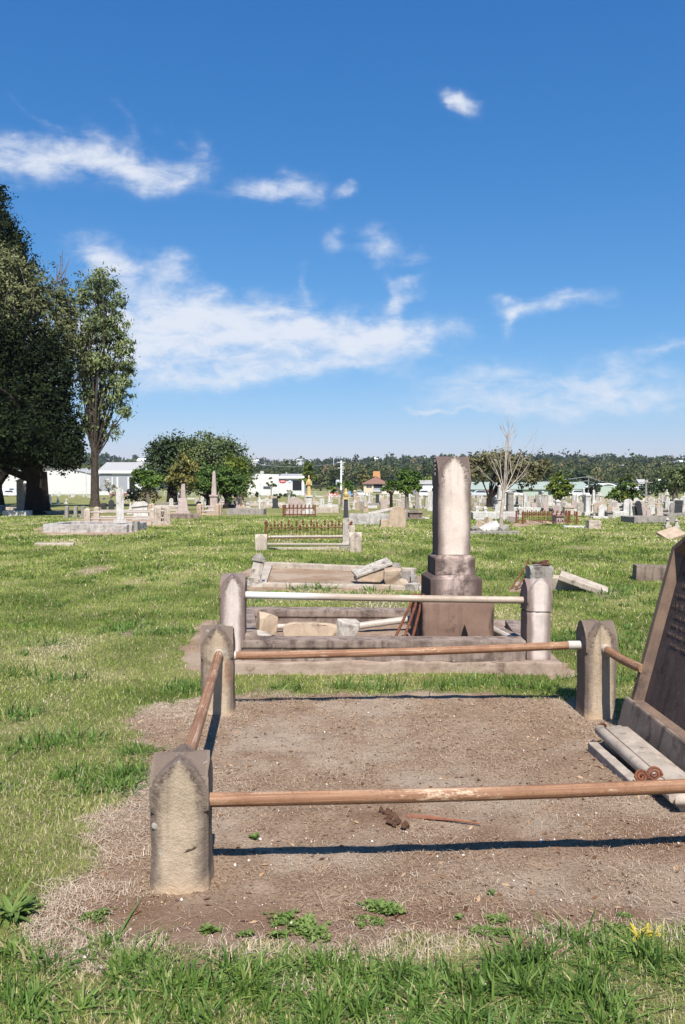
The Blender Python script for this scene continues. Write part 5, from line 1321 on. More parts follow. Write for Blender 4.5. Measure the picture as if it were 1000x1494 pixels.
# white roofed carport
r, L, s = building('carport', 'open carport with curved white roof right of timber pole', 195, 869, 903)
w = L(903, 700)[0]; z0 = L(869, 711)[1]
mb = MB(); mb.prism([(w * t, z0 + .9 * math.sin(math.pi * t)) for t in np.linspace(0, 1, 10)] + [(w * t, z0 - .18 + .9 * math.sin(math.pi * t)) for t in np.linspace(1, 0, 10)], -1, 9); mb.build('roof', WHITEP, r)
part(r, 'back_wall', DARKIN, (w / 2, 8.9, z0 / 2 + .2), (w - .6, .2, z0 + .6)); part(r, 'side_wall', GREENP, (w * .42, 1.2, 1.2), (w * .7, 5, 2.4))
for x in (.2, w - .2): part(r, 'post', GALV, (x, -.6, z0 / 2), (.2, .2, z0))
# grey house
r, L, s = building('grey_house', 'small grey gabled house beside a pale timber pole at right', 200, 927, 951)
w = L(951, 700)[0]; ze = L(927, 718)[1]
part(r, 'wall', plain('grey_boards', (.50, .50, .49), .8, .1), (w / 2, 5, ze / 2), (w, 10, ze)); gable_roof(r, 'roof', plain('light_grey_roof', (.62, .60, .57), .6), 0, w, 0, 10, ze, 1.6, .5); rect(r, L, 'window', GLASS, 938, 721, 944, 726, -.05); rect(r, L, 'veranda', WHITEP, 927, 719, 933, 736, -.4, .1)
rf = [c for c in r.children if c.name.startswith('roof')][0]
# houses up on the hill
for i, (px, py, Y, lab) in enumerate(((966, 676, 820, 'tiny white house on the wooded hill, leftmost of three at right'), (979, 675, 840, 'tiny white house on the wooded hill, middle of three at right'), (992, 673, 860, 'tiny white house on the wooded hill, rightmost of three'),
        (909, 680, 760, 'tiny pale house among trees right of the tall hill tree'), (373, 672, 900, 'tiny white roof on the hill above white workshop'), (438, 671, 900, 'tiny white roof on hill left of the power pole'), (208, 671, 700, 'tiny white shed on the hill above grey roofed shed'),
        (617, 668, 1000, 'tiny white roof on the skyline left of the tall monument'), (546, 669, 1000, 'tiny white roof on the skyline above beige house'), (942, 705, 330, 'low pale shed behind the grey house'), (975, 706, 330, 'low pale shed behind drooping tree at right'))):
    c = at(px, py, Y); zz = gz(c.x, Y); hh = max(3.5, c.z - zz + .5)
    h = thing('hill_house', lab, 'house', (c.x, Y, zz), rng.uniform(-.5, .5))
    part(h, 'wall', WALLW, (0, 0, hh / 2 - 1), (6.5, 6, hh), 0); gable_roof(h, 'roof', ROOFG if i % 2 else WHITEP, -3.25, 3.25, -3, 3, hh - 1, 1.6, .4)

# poles, wires and signs
def pole(label, px, py, top, mat, r, Y=None, name='power_pole', arms=(), cat='pole'):
    p = G(px, py) if Y is None else Vector((at(px, 700, Y).x, Y, gnd(Y)))
    H = at(px, top, p.y).z - p.z
    t = thing(name, label, cat, (p.x, p.y, p.z))
    mb = MB(); mb.tube([(0, 0, -.3), (0, 0, H * .5), (0, 0, H)], [r, r * .85, r * .7], 8); mb.build('shaft', mat, t, smooth=True)
    for hz, wd in arms: part(t, 'cross_arm', mat, (0, -r, H - hz), (wd, .12, .12), 0)
    return t, H
P1, H1 = pole('white power pole with transformer and cross arms on skyline', 498, 0, 672, WHITEP, .30, Y=255, arms=((.5, 2.6), (2.2, 2.0)))
mb = MB(); mb.lathe([(.5, 0), (.62, .1), (.62, 1.5), (.4, 1.7)], (-1.0, -.5, H1 - 7.4), 12); mb.build('transformer', GALV, P1)
mb = MB()
for i in range(5): mb.lathe([(.1, 0), (.16, .15), (.06, .4)], (.5, -.1, H1 - 1.2 - i * .75), 6)
mb.build('insulators', WHITEP, P1)
P2, H2 = pole('weathered timber power pole left of the white carport', 859, 0, 694, TIMB, .17, Y=190, arms=((.3, 2.4),))
P3, H3 = pole('pale timber pole before the small grey house', 943, 0, 700, TIMB, .20, Y=165, arms=((.5, 2.4),))
pole('thin mast on the right hand skyline', 849, 0, 658, GALV, .5, Y=1100, name='radio_mast', cat='mast'); pole('thin faint mast on skyline left of tall monument', 487, 0, 656, GALV, .5, Y=1100, name='radio_mast', cat='mast')
pole('slim galvanised light pole before the white shed', 126, 0, 682, GALV, .12, Y=200, name='light_pole', cat='pole')
def wires(label, P, Q, sag, nn=2):
    mb = MB()
    for i in range(nn):
        A, B = Vector(P) + Vector((0, 0, -i * .9)), Vector(Q) + Vector((0, 0, -i * .9))
        mb.tube([A.lerp(B, t) + Vector((0, 0, -sag * 4 * t * (1 - t))) for t in np.linspace(0, 1, 14)], .035, 4)
    tag(mb.build('power_line', GALV, None), label, 'power line')
wires('power lines running between the timber poles at right', P2.location + Vector((0, 0, H2 - .2)), P3.location + Vector((0, 0, H3 - .4)), 1.0)
wires('power lines leaving left of the weathered timber pole', P2.location + Vector((0, 0, H2 - .2)), (P2.location.x - 42, 200, P2.location.z + H2 - 1.5), 1.2)
wires('power lines crossing between the white power pole and hillside', P1.location + Vector((0, 0, H1 - .6)), (P1.location.x - 30, 300, P1.location.z + H1 + 0), 1.2, 1)
def sign(label, px0, py0, px1, py1, Y, mats, foot=True):
    a, b = at(px0, py0, Y), at(px1, py1, Y); z = gnd(Y)
    t = thing('sign_board', label, 'sign', ((a.x + b.x) / 2, Y, z))
    w, h, zc = b.x - a.x, a.z - b.z, (a.z + b.z) / 2 - z
    part(t, 'board', mats[0], (0, 0, zc), (w, .08, h), 0)
    if foot:
        for sx_ in (-1, 1): part(t, 'leg', GALV, (sx_ * w * .42, .08, (zc - h / 2) / 2), (.07, .07, zc - h / 2), 0)
    return t, w, h, zc
t, w, h, zc = sign('red and white shop sign board standing behind the graves', 479, 719, 492, 726, 165, (REDP,))
part(t, 'white_band', WHITEP, (0, -.05, zc - h * .36), (w * .98, .03, h * .24), 0)
mb = MB()
for i in range(6): mb.box((-w * .34 + i * w * .135, -.055, zc + h * .14), (w * .06, .02, h * .32))
mb.build('lettering', WHITEP, t)
sign('yellow sign board near the beige house garage', 552, 724, 559, 730, 170, (YELP,)); sign('plain grey notice board on two legs right of the conifer trunk', 70, 722, 75, 734, 75, (GREYD,))

# parked vehicles
def car(label, px, Y, mat, L=4.4, rz=0.0, kind='sedan', dz=0, group='cars parked by the buildings'):
    a = at(px, 700, Y); t = thing('parked_car', label, 'car' if kind != 'van' else 'van', (a.x, Y, gnd(Y) + dz), rz, group)
    if kind == 'sedan': pf = [(-.5, .14), (.5, .14), (.5, .24), (.48, .45), (.22, .50), (.10, .84), (-.22, .85), (-.38, .52), (-.5, .48)]
    else: pf = [(-.5, .14), (.5, .14), (.5, .28), (.47, .50), (.34, .56), (.24, 1.2), (-.5, 1.22)]
    mb = MB(); mb.prism([(x * L, z * 1.65) for x, z in pf], -.85, .85); mb.build('body', mat, t, bevel=.06, smooth=True)
    mb = MB()
    if kind == 'sedan': mb.prism([(.20 * L, .87), (.09 * L, 1.33), (-.20 * L, 1.33), (-.34 * L, .90)], -.862, .862)
    else: mb.prism([(.33 * L, .98), (.245 * L, 1.85), (.05 * L, 1.85), (.05 * L, .98)], -.862, .862)
    mb.build('window', GLASS, t)
    for x in (-.31 * L, .31 * L):
        for y in (-.72, .72):
            mb = MB(); mb.lathe([(.12, -.1), (.33, -.1), (.33, .1), (.12, .1)], n=14, M=Matrix.Translation((x, y, .33)) @ Matrix.Rotation(math.pi / 2, 4, 'X')); mb.build('wheel', TYRE, t)
CW = plain('white_car_paint', (.78, .78, .77), .3, .03); CR = plain('red_car_paint', (.5, .03, .025), .3, .03); CB = plain('blue_car_paint', (.16, .26, .42), .3, .03); CS = plain('silver_car_paint', (.48, .50, .52), .3, .03)
car('white van parked at far left before the white shed', 14, 205, CW, 5, kind='van'); car('white car with dark windows glimpsed left of conifer trunk', 17, 190, CW); car('red car at the grey roofed shed doorway', 173, 200, CR, 3.4)
car('blue car by the sparse green tree', 513, 185, CB, rz=1.3); car('white car right of the blue car', 522, 192, CW, rz=.3); car('white car parked left of the tall monument', 619, 190, CW, 4.4, .2); car('red car glimpsed behind the black forked trunk', 716, 186, CR, 4.4); car('silver car left of black forked trunk', 703, 184, CS, 4.6)
car('white car parked before the black shed opening', 748, 188, CW, 4.4); car('white ute before the lilac shed panel', 844, 188, CW, 4.8)
car('white van parked before the canopy building', 628, 196, CW, 4.6, kind='van')

# wire fence along the far side of the graves
Yf = 185; a, b = at(60, 700, Yf), at(600, 700, Yf)
wf = thing('wire_fence', 'long low wire fence between far graves and buildings', 'fence', (a.x, Yf, gnd(Yf)))
mb = MB(); Lw = b.x - a.x
for z in (.3, .7, 1.1): mb.tube([(0, 0, z), (Lw, 0, z)], .02, 4)
mb.build('wire', GALV, wf)
mb = MB(); mb.tube([(0, 0, 0), (0, 0, 1.25)], .05, 6); p0 = mb.build('fence_post', GALV, wf)
for i in range(1, 28):
    o = p0.copy(); C.objects.link(o); o.parent = wf; o.location.x = Lw * i / 27
# ------------------------------------------------------------------ the graves beyond
def rounded(w, h, k='round'):
    a = w / 2
    if k == 'round': top = [(a * math.cos(t), h - a * .75 + a * .75 * math.sin(t)) for t in np.linspace(0, math.pi, 11)]
    elif k == 'gothic': top = [(a, h - a * 1.1), (a * .82, h - a * .55), (a * .45, h - a * .16), (0, h), (-a * .45, h - a * .16), (-a * .82, h - a * .55), (-a, h - a * 1.1)]
    elif k == 'shoulder': top = [(a, h * .84), (a * .7, h * .86), (a * .62, h * .95), (0, h), (-a * .62, h * .95), (-a * .7, h * .86), (-a, h * .84)]
    else: top = [(a, h), (-a, h)]
    return [(-a, 0), (a, 0)] + top

def grave_parts(root, kind, w, h, mat, mat2=None, bev=.012):
    m2 = mat2 or mat
    mb = MB()
    if kind in ('round', 'gothic', 'shoulder', 'slab'):
        b = min(.16, h * .16)
        MB().box((0, 0, b / 2 - .05), (w * 1.35, .36, b + .1)).build('base', m2, root, bevel=bev)
        mb.prism([(x, z + b) for x, z in rounded(w, h - b, kind)], -.07, .07); mb.build('slab', mat, root, bevel=bev)
    elif kind == 'square':
        MB().box((0, 0, .04), (w * 1.7, w * 1.7, .24)).build('base', m2, root, bevel=bev)
        mb.box((0, 0, .16 + (h - .3) / 2), (w, w, h - .3), taper=.9); mb.build('shaft', mat, root, bevel=bev)
        MB().box((0, 0, h - .10), (w * 1.15, w * 1.15, .08)).box((0, 0, h - .03), (w * .9, w * .9, .08), taper=.3).build('cap', mat, root, bevel=bev)
    elif kind == 'obelisk':
        mb.box((0, 0, h * .03), (w * 1.9, w * 1.9, h * .10)); mb.box((0, 0, h * .11), (w * 1.5, w * 1.5, h * .07)); mb.build('base', m2, root, bevel=bev)
        MB().box((0, 0, h * .26), (w * 1.05, w * 1.05, h * .25)).box((0, 0, h * .40), (w * 1.3, w * 1.3, h * .04)).build('pedestal', mat, root, bevel=bev)
        MB().box((0, 0, h * .42 + h * .26), (w * .72, w * .72, h * .52), taper=.55).box((0, 0, h * .97), (w * .395, w * .395, h * .06), taper=.02).build('shaft', mat, root, bevel=bev * .5)
    elif kind == 'tapered':
        mb.box((0, 0, h * .03), (w * 1.9, w * 1.9, h * .12)); mb.box((0, 0, h * .12), (w * 1.5, w * 1.5, h * .08)); mb.build('base', m2, root, bevel=bev)
        MB().box((0, 0, h * .16 + h * .2), (w * 1.25, w * 1.25, h * .40), taper=.66).build('die', mat, root, bevel=bev)
        MB().box((.02, 0, h * .56 + h * .22), (w * .55, w * .55, h * .44), (0, .02, .1), taper=.7).build('broken_shaft', mat, root, bevel=bev * 2)
    elif kind == 'cross':
        b = h * .28; mb.box((0, 0, b * .22), (w * .95, w * .95, b * .5)); mb.box((0, 0, b * .7), (w * .65, w * .65, b * .6)); mb.build('base', m2, root, bevel=bev)
        t = max(.09, w * .2)
        MB().box((0, 0, b + (h - b) / 2), (t, t * .8, h - b)).box((0, 0, b + (h - b) * .68), (w, t * .78, t)).build('cross', mat, root, bevel=bev * .6)
    elif kind == 'column':
        mb.box((0, 0, h * .05), (w * 1.2, w * 1.2, h * .14)); mb.box((0, 0, h * .15), (w, w, h * .08)); mb.build('base', m2, root, bevel=bev)
        MB().lathe([(w * .34, h * .18), (w * .30, h * .22), (w * .25, h * .7), (w * .34, h * .74), (w * .40, h * .78), (w * .16, h * .80), (w * .36, h * .88), (w * .40, h * .95), (w * .12, h * .98), (.002, h)], n=14).build('column', mat, root, smooth=True)
    elif kind == 'statue':
        p = h * .48
        mb.box((0, 0, p * .08), (w * 1.25, w * 1.25, p * .24)); mb.box((0, 0, p * .26), (w, w, p * .14)); mb.build('base', m2, root, bevel=bev)
        MB().box((0, 0, p * .64), (w * .75, w * .75, p * .62), taper=.92).box((0, 0, p * .97), (w * .9, w * .9, p * .08)).build('pedestal', m2, root, bevel=bev)
        q = h - p; r_ = w * .30
        f = MB(); f.lathe([(r_, p), (r_ * .95, p + q * .1), (r_ * .7, p + q * .38), (r_ * .62, p + q * .52), (r_ * .80, p + q * .70), (r_ * .55, p + q * .78), (r_ * .24, p + q * .81), (r_ * .36, p + q * .87), (r_ * .36, p + q * .94), (r_ * .18, p + q * .99), (.002, p + q)], n=14)
        f.tube([(-r_ * .7, 0, p + q * .70), (-r_ * 1.0, -r_ * .5, p + q * .5), (-r_ * .1, -r_ * 1.0, p + q * .55)], [r_ * .28, r_ * .24, r_ * .18], 6)
        f.tube([(r_ * .7, 0, p + q * .70), (r_ * 1.0, -r_ * .5, p + q * .5), (r_ * .1, -r_ * 1.0, p + q * .55)], [r_ * .28, r_ * .24, r_ * .18], 6)
        f.build('figure', mat, root, smooth=True)
    elif kind == 'die':
        MB().box((0, 0, h * .06), (w * 1.1, .7, h * .2)).build('base', m2, root, bevel=bev)
        mb.box((0, 0, h * .16 + h * .29), (w * .86, .45, h * .58)); mb.build('die', mat, root, bevel=bev)
        MB().prism([(-w * .48, h * .74), (w * .48, h * .74), (w * .5, h * .82), (w * .3, h), (-w * .3, h), (-w * .5, h * .82)], -.28, .28).build('cap', mat, root, bevel=bev)
    elif kind == 'kerb':
        d = w * .62; t = .14
        for a, b_, c_, e in ((0, -d / 2, w, t), (0, d / 2, w, t)): MB().box((a, b_, h / 2 - .05), (c_, e, h + .1)).build('kerb_stone', mat, root, bevel=bev)
        for sx_ in (-1, 1): MB().box((sx_ * (w / 2 - t / 2), 0, h / 2 - .055), (t, d - t - .01, h + .09)).build('kerb_stone', mat, root, bevel=bev)
        MB().box((0, 0, h * .18), (w - 2 * t, d - t, h * .3)).build('grave_fill', m2, root)
    elif kind == 'railed':
        d = w * .7; post = None
        for sx_ in (-1, 1):
            for sy_ in (-1, 1):
                if post is None: post = MB().box((0, 0, h / 2 - .05), (.22, .22, h + .1), taper=.94).box((0, 0, h + .02), (.2, .2, .06), taper=.4).build('post', mat, root, bevel=bev); o = post
                else: o = post.copy(); C.objects.link(o); o.parent = root
                o.location = (sx_ * w / 2, sy_ * d / 2, 0)
        for z in (h * .82, h * .4):
            for sy_ in (-1, 1): MB().tube([(-w / 2, sy_ * d / 2, z), (w / 2, sy_ * d / 2, z)], .03, 6).build('rail', PIPE_G, root)
        MB().box((0, -d / 2, .04), (w - .22, .12, .14)).build('kerb_stone', m2, root, bevel=bev)
    elif kind == 'picket':
        d = w * .5
        k = max(8, int(w / .16)); src = None
        for sy_ in (-1, 1):
            for i in range(k):
                if src is None: src = picket_mb(h, True, .022).build('picket', RUST, root); o = src
                else: o = src.copy(); C.objects.link(o); o.parent = root
                o.location = (-w / 2 + w * (i + .5) / k, sy_ * d / 2, 0)
            for z in (h * .2, h * .78): MB().box((0, sy_ * d / 2, z), (w, .02, .03)).build('rail', RUST, root)
        for sx_ in (-1, 1):
            for sy_ in (-1, 1): MB().box((sx_ * w / 2, sy_ * d / 2, h * .52), (.06, .06, h * 1.12)).build('fence_post', RUST, root)

NAMES = dict(round='rounded_headstone', gothic='pointed_headstone', shoulder='shouldered_headstone', slab='slab_headstone', square='pillar_monument', obelisk='obelisk', tapered='tapered_monument',
             cross='cross_monument', column='column_monument', statue='statue_monument', die='block_monument', kerb='kerbed_grave', railed='railed_grave', picket='picket_grave')
CATS = dict(round='headstone', gothic='headstone', shoulder='headstone', slab='headstone', square='monument', obelisk='obelisk', tapered='monument', cross='cross', column='monument', statue='statue', die='monument', kerb='grave plot', railed='grave railing', picket='iron fence')
def grave(kind, px, py, hp, wp, mat, label, mat2=None, rot=None, tilt=(0, 0), group=None):
    p = G(px, py); s = p.y / F
    t = thing(NAMES[kind], label, CATS[kind], (p.x, p.y, p.z), (tilt[0], tilt[1], rng.uniform(-.12, .2) if rot is None else rot), group)
    grave_parts(t, kind, wp * s, hp * s, mat, mat2)
    return t
W_, G_, P_, T_, K_, D_, M_ = ST_WHITE, ST_GREY, ST_PALE, ST_TAN, ST_KERB, ST_BLACK, ST_MARBLE
# left
p = G(128, 777)
lw = thing('low_block_wall', 'low lichen covered blockwork grave surround with white stele on it', 'grave plot', (p.x, p.y, p.z), R(-3)); s = p.y / F
MB().box((-2 * s, 0, 5.5 * s), (124 * s, .25, 13 * s)).build('front_wall', ST_LICHEN, lw, bevel=.02, rough=.01, sub=4)
MB().box((-2 * s, 1.9, 5.5 * s), (124 * s, .25, 13 * s)).build('back_wall', ST_LICHEN, lw, bevel=.02, rough=.01, sub=3)
for x in (-63, 57): MB().box((x * s, .95, 5.4 * s), (.28, 1.64, 12.6 * s)).build('side_wall', ST_LICHEN, lw, bevel=.02, rough=.01, sub=3)
MB().box((65 * s, .5, 7 * s), (8 * s, .3, 17 * s)).build('end_block', ST_GREY, lw, bevel=.02)
MB().box((0, .95, 4 * s), (112 * s, 1.6, 6 * s)).build('grave_fill', SOILM, lw)
q_ = G(169, 775); t = thing('white_stele', 'tall slim white rounded stele on lichen blockwork surround', 'headstone', (q_.x, q_.y + .55, q_.z + 11 * s), R(14))
MB().box((0, 0, .05), (.40, .36, .12)).build('base', W_, t, bevel=.015); MB().prism([(x, z + .11) for x, z in rounded(.24, 1.0)], -.10, .10).build('slab', W_, t, bevel=.02)
grave('railed', 182, 764, 22, 92, P_, 'pale stone posted double railed enclosure behind the white stele', rot=.08)
grave('die', 207, 759, 27, 24, W_, 'white leaning block monument inside the pale railed enclosure', tilt=(-.06, -.10))
grave('railed', 235, 765, 24, 14, P_, 'short run of pale stone posts at right of white block monument', rot=.5)
grave('slab', 152, 748, 14, 7, D_, 'small black pointed slab behind railed enclosure, left of two'); grave('gothic', 163, 748, 19, 8, D_, 'taller black slab beside white stele, right of two')
grave('obelisk', 191, 750, 17, 5, W_, 'small white obelisk left of the white block monument')
grave('square', 30, 747, 48, 9, T_, 'tall tan pillar monument left of thick conifer trunk', G_); grave('slab', 38, 745, 40, 7, ST_DARKPALE, 'dark stained slab directly behind the tall tan pillar monument')
grave('kerb', 26, 752, 7, 34, W_, 'white kerbed grave at foot of the tall tan pillar'); grave('die', 2, 746, 9, 10, G_, 'grey block at left frame edge under the conifers')
grave('kerb', 10, 744, 4, 30, P_, 'pale kerb beside the tan pillar at left edge')
grave('statue', 85, 735, 10, 4.5, W_, 'small white statue on lawn right of the notice board'); grave('cross', 97, 735, 8, 6, W_, 'small white marker with dark top, right of small statue')
for i, (px, w) in enumerate(((98, 5), (111, 5), (122, 5))): grave('round', px, 755, 17, w, G_, ['shaded grey headstone under conifer, leftmost of three', 'shaded grey headstone under conifer, middle of three', 'shaded grey headstone under conifer, rightmost of three'][i])
grave('kerb', 82, 750, 5, 40, G_, 'shaded kerbed grave beside conifer trunk in shadow')
# centre left
grave('tapered', 267, 753, 47, 13, ST_PINK, 'tapered pinkish monument with broken shaft before yellowing tree'); grave('kerb', 262, 757, 7, 60, K_, 'dark kerbed plot under the tapered pinkish monument', ST_GREY)
grave('railed', 243, 750, 14, 44, T_, 'low reddish railed plot behind the tapered pinkish monument', rot=.1)
grave('obelisk', 313, 748, 62, 10, ST_PINK, 'tall grey obelisk before the dark round tree'); grave('railed', 306, 752, 16, 26, T_, 'tan posted enclosure round the tall grey obelisk')
grave('statue', 300, 742, 27, 7, W_, 'white statue with raised arm left of tall grey obelisk'); grave('round', 262, 744, 24, 5, W_, 'slim white stele left of tapered pinkish monument')
grave('kerb', 360, 750, 8, 54, ST_GREY, 'long dark grey kerbed grave with white cross at right end', ST_LICHEN, rot=-.02); grave('cross', 379, 750, 24, 7, W_, 'white cross standing on long dark grey kerbed grave')
grave('statue', 391, 738, 18, 5, W_, 'white figure with golden tint left of white column'); grave('column', 422, 741, 28, 9, W_, 'white column with urn before the workshop hedge')
grave('shoulder', 431, 750, 24, 22, ST_PINK, 'wide pinkish headstone within rusty railings left of large statue', rot=0); grave('picket', 437, 754, 16, 46, RUST, 'rusty iron grave fence around wide pinkish headstone', rot=.02)
grave('statue', 451, 751, 58, 13, stone('ochre_statue_stone', (.62, .42, .16), (.5, .36, .2), (.2, .15, .09), sc=14), 'large white pedestal with ochre stained statue on top', W_, rot=0)
grave('cross', 445, 741, 22, 9, P_, 'pale cross behind the large ochre topped statue pedestal'); grave('gothic', 348, 742, 20, 6, ST_PINK, 'pinkish pointed stone right of the tall grey obelisk')
grave('column', 355, 742, 24, 7, T_, 'tan twisted column monument under the lime green tree'); grave('cross', 323, 750, 22, 6, ST_PINK, 'thin pinkish cross right of the tall grey obelisk base')
grave('kerb', 478, 748, 8, 34, P_, 'pale kerbed grave left of slim pillar'); grave('obelisk', 481, 741, 22, 5, W_, 'slim white obelisk under the red sign board')
# the open stone box right of the slim pillar
grave('kerb', 546, 764, 14, 72, ST_LICHEN, 'long low grey kerbed grave right of the slim pillar', rot=-.04)
c = G(580, 769); mb = MB(); mb.prism([(-.28, 0), (.28, 0), (.30, .55), (.12, .72), (-.14, .70), (-.26, .5)], -.16, .16)
tag(mb.build('end_stone', ST_TAN, None, loc=(c.x, c.y, c.z - .02), rot=(0, 0, -.1), bevel=.02, rough=.01, sub=2), 'upright tan rough block at right end of long low grave', 'stone block')
c = G(565, 769); mb = MB(); mb.box((0, 0, .1), (.48, .3, .3))
tag(mb.build('fallen_block', ST_TAN, None, loc=(c.x, c.y, c.z), rot=(0, .05, .1), bevel=.02, rough=.01, sub=2), 'tan low block left of the upright tan block', 'stone block')
c = G(560, 757); mb = MB(); mb.box((0, 0, .35), (1.2, .3, .06))
tag(mb.build('tilted_slab', ST_MARBLE, None, loc=(c.x, c.y, c.z), rot=(.3, -.2, .1), bevel=.01), 'grey slab tilted across the long low grave', 'stone slab')
for i, (k, px, py, h, w, m, lab) in enumerate((('shoulder', 592, 757, 14, 12, G_, 'broken grey headstone right of the upright tan block'), ('die', 606, 757, 12, 22, K_, 'pinkish low block between grey headstone and tall monument'),
    ('obelisk', 597, 740, 22, 6, W_, 'white obelisk under the dense round green tree'), ('slab', 609, 742, 26, 6, G_, 'tall thin grey slab right of white obelisk'), ('gothic', 628, 745, 30, 7, W_, 'white pointed stele beside the dark left face of tall monument'),
    ('slab', 551, 736, 15, 5, D_, 'narrow black slab left of the yellow sign board'), ('square', 518, 741, 26, 5, T_, 'tan pillar monument right of the slim pillar top'), ('square', 534, 748, 12, 5, T_, 'short tan post above long low grave'), ('cross', 539, 738, 20, 8, W_, 'white cross left of beige house garage'),
    # right of the monument
    ('kerb', 722, 757, 10, 66, W_, 'white kerbed enclosure behind bare pale tree'), ('square', 696, 752, 14, 5, W_, 'white corner post at left of white kerbed enclosure'), ('square', 708, 755, 16, 5, W_, 'white corner post at front of white kerbed enclosure'), ('square', 758, 755, 16, 5, W_, 'white end post between white enclosure and rusty picket fence'),
    ('obelisk', 729, 743, 36, 9, W_, 'cream obelisk left of grey pillar behind bare tree'), ('square', 744, 750, 34, 9, G_, 'grey pillar monument right of bare tree trunk'),
    ('gothic', 767, 744, 26, 6, W_, 'white pointed stele before the pale green wall'), ('slab', 784, 744, 22, 5, G_, 'dark thin leaning slab behind picket fence'), ('column', 792, 742, 26, 6, W_, 'white column monument behind picket fence'),
    ('square', 814, 749, 20, 7, W_, 'bright white square pillar behind the pinkish stone'), ('die', 814, 764, 15, 14, ST_PINK, 'pinkish lump of stone inside right end of picket fence'),
    ('obelisk', 842, 742, 22, 5, W_, 'white obelisk right of small round tree'), ('square', 857, 752, 32, 8, W_, 'white tapered pillar with cap before timber pole'), ('obelisk', 866, 752, 38, 7, W_, 'tall white obelisk just right of timber pole'), ('statue', 876, 748, 32, 7, W_, 'white statue with tan tint under the carport'),
    ('shoulder', 877, 757, 20, 9, W_, 'white shouldered headstone before carport'), ('kerb', 874, 757, 4, 22, W_, 'white kerb in front of the shouldered white headstone'), ('die', 888, 757, 12, 9, G_, 'grey small block right of shouldered white headstone'), ('slab', 893, 757, 10, 8, W_, 'white small leaning slab beside grey block'),
    ('kerb', 945, 762, 9, 62, G_, 'grey kerbed grave below the leaning dark slab'), ('gothic', 923, 758, 26, 8, W_, 'white tapered stone behind the leaning dark slab'),
    ('statue', 973, 748, 34, 9, W_, 'white robed statue standing on grey rock base at right'), ('round', 983, 752, 18, 11, G_, 'grey rounded headstone right of the white robed statue'), ('statue', 994, 750, 26, 8, W_, 'white statue at right frame edge'), ('cross', 999, 748, 30, 8, W_, 'white cross cut by right frame edge'),
    ('die', 966, 752, 10, 16, G_, 'rough grey low block left of the white robed statue'))):
    grave(k, px, py, h, w, m, lab)
grave('picket', 797, 764, 17, 78, RUST, 'rusty picket fence around pinkish stone at right', rot=.03)
p = G(934, 760); t = thing('leaning_slab', 'tall dark slab leaning left with pale edge at right', 'headstone', (p.x, p.y, p.z), (R(4), R(-24), .75)); s = p.y / F
MB().prism([(x, z) for x, z in rounded(15 * s, 32 * s, 'shoulder')], -.05, .05).build('face', ST_BLACK, t, bevel=.01); MB().prism([(x * 1.04, z * 1.01) for x, z in rounded(15 * s, 32 * s, 'shoulder')], .051, .15).build('back', ST_PALE, t, bevel=.01)
# rubble heap by the bare tree
for i, (px, py, dx, dz, mt, lab) in enumerate(((712, 774, .7, .18, W_, 'white tilted slab on rubble heap left of bare tree'), (701, 773, .4, .35, T_, 'tan stone on rubble heap left of white tilted slab'), (713, 768, .4, .35, T_, 'pale tan stone at top of rubble heap near bare tree'), (726, 774, .35, .25, G_, 'grey stone on rubble heap at foot of bare tree'),
        (734, 775, .35, .2, G_, 'dark grey stone right end of rubble heap near bare tree'), (695, 776, .4, .2, G_, 'low grey stone left end of rubble heap near bare tree'), (748, 762, .4, .3, ST_PINK, 'pinkish stone on lawn right of bare tree'), (782, 766, .6, .14, T_, 'low tan stone on lawn before picket fence'), (797, 766, .4, .14, T_, 'smaller low tan stone on lawn before picket fence'))):
    c = G(px, py); rock('rubble_stone', (c.x, c.y, c.z + dz * .35), (dx, dx * .7, dz), mt, lab, rot=(.2 if i else .5, .15 if i else -.3, i), seed=90 + i, sub=1)
c = G(717, 779); mb = MB(); mb.box((0, 0, .02), (1.65, .18, .14)); tag(mb.build('kerb_stone', ST_GREY, None, loc=(c.x, c.y, c.z), rot=(0, 0, -.05), bevel=.015, rough=.006, sub=3), 'dark kerb stone in front of rubble heap near bare tree', 'kerb stone')
for i, (px, py, w, lab) in enumerate(((838, 770, .75, 'thin white slab lying flat in grass, left of lone block'), (705, 759, .7, 'flat white slab in grass before white enclosure'), (80, 796, .9, 'flat grey slab sunk in lawn at left'), (620, 757, .3, 'small white stone in grass left of tall monument'))):
    c = G(px, py); mb = MB(); mb.box((0, 0, .02), (w, .3, .09)); tag(mb.build('flat_slab', W_ if i != 2 else ST_PALE, None, loc=(c.x, c.y, c.z), rot=(.02, .02, .1 * i), bevel=.012, rough=.008, sub=2), lab, 'stone slab')
c = G(835, 744); t = thing('shrub_flowers', 'x', 'x', c); bpy.data.objects.remove(t)

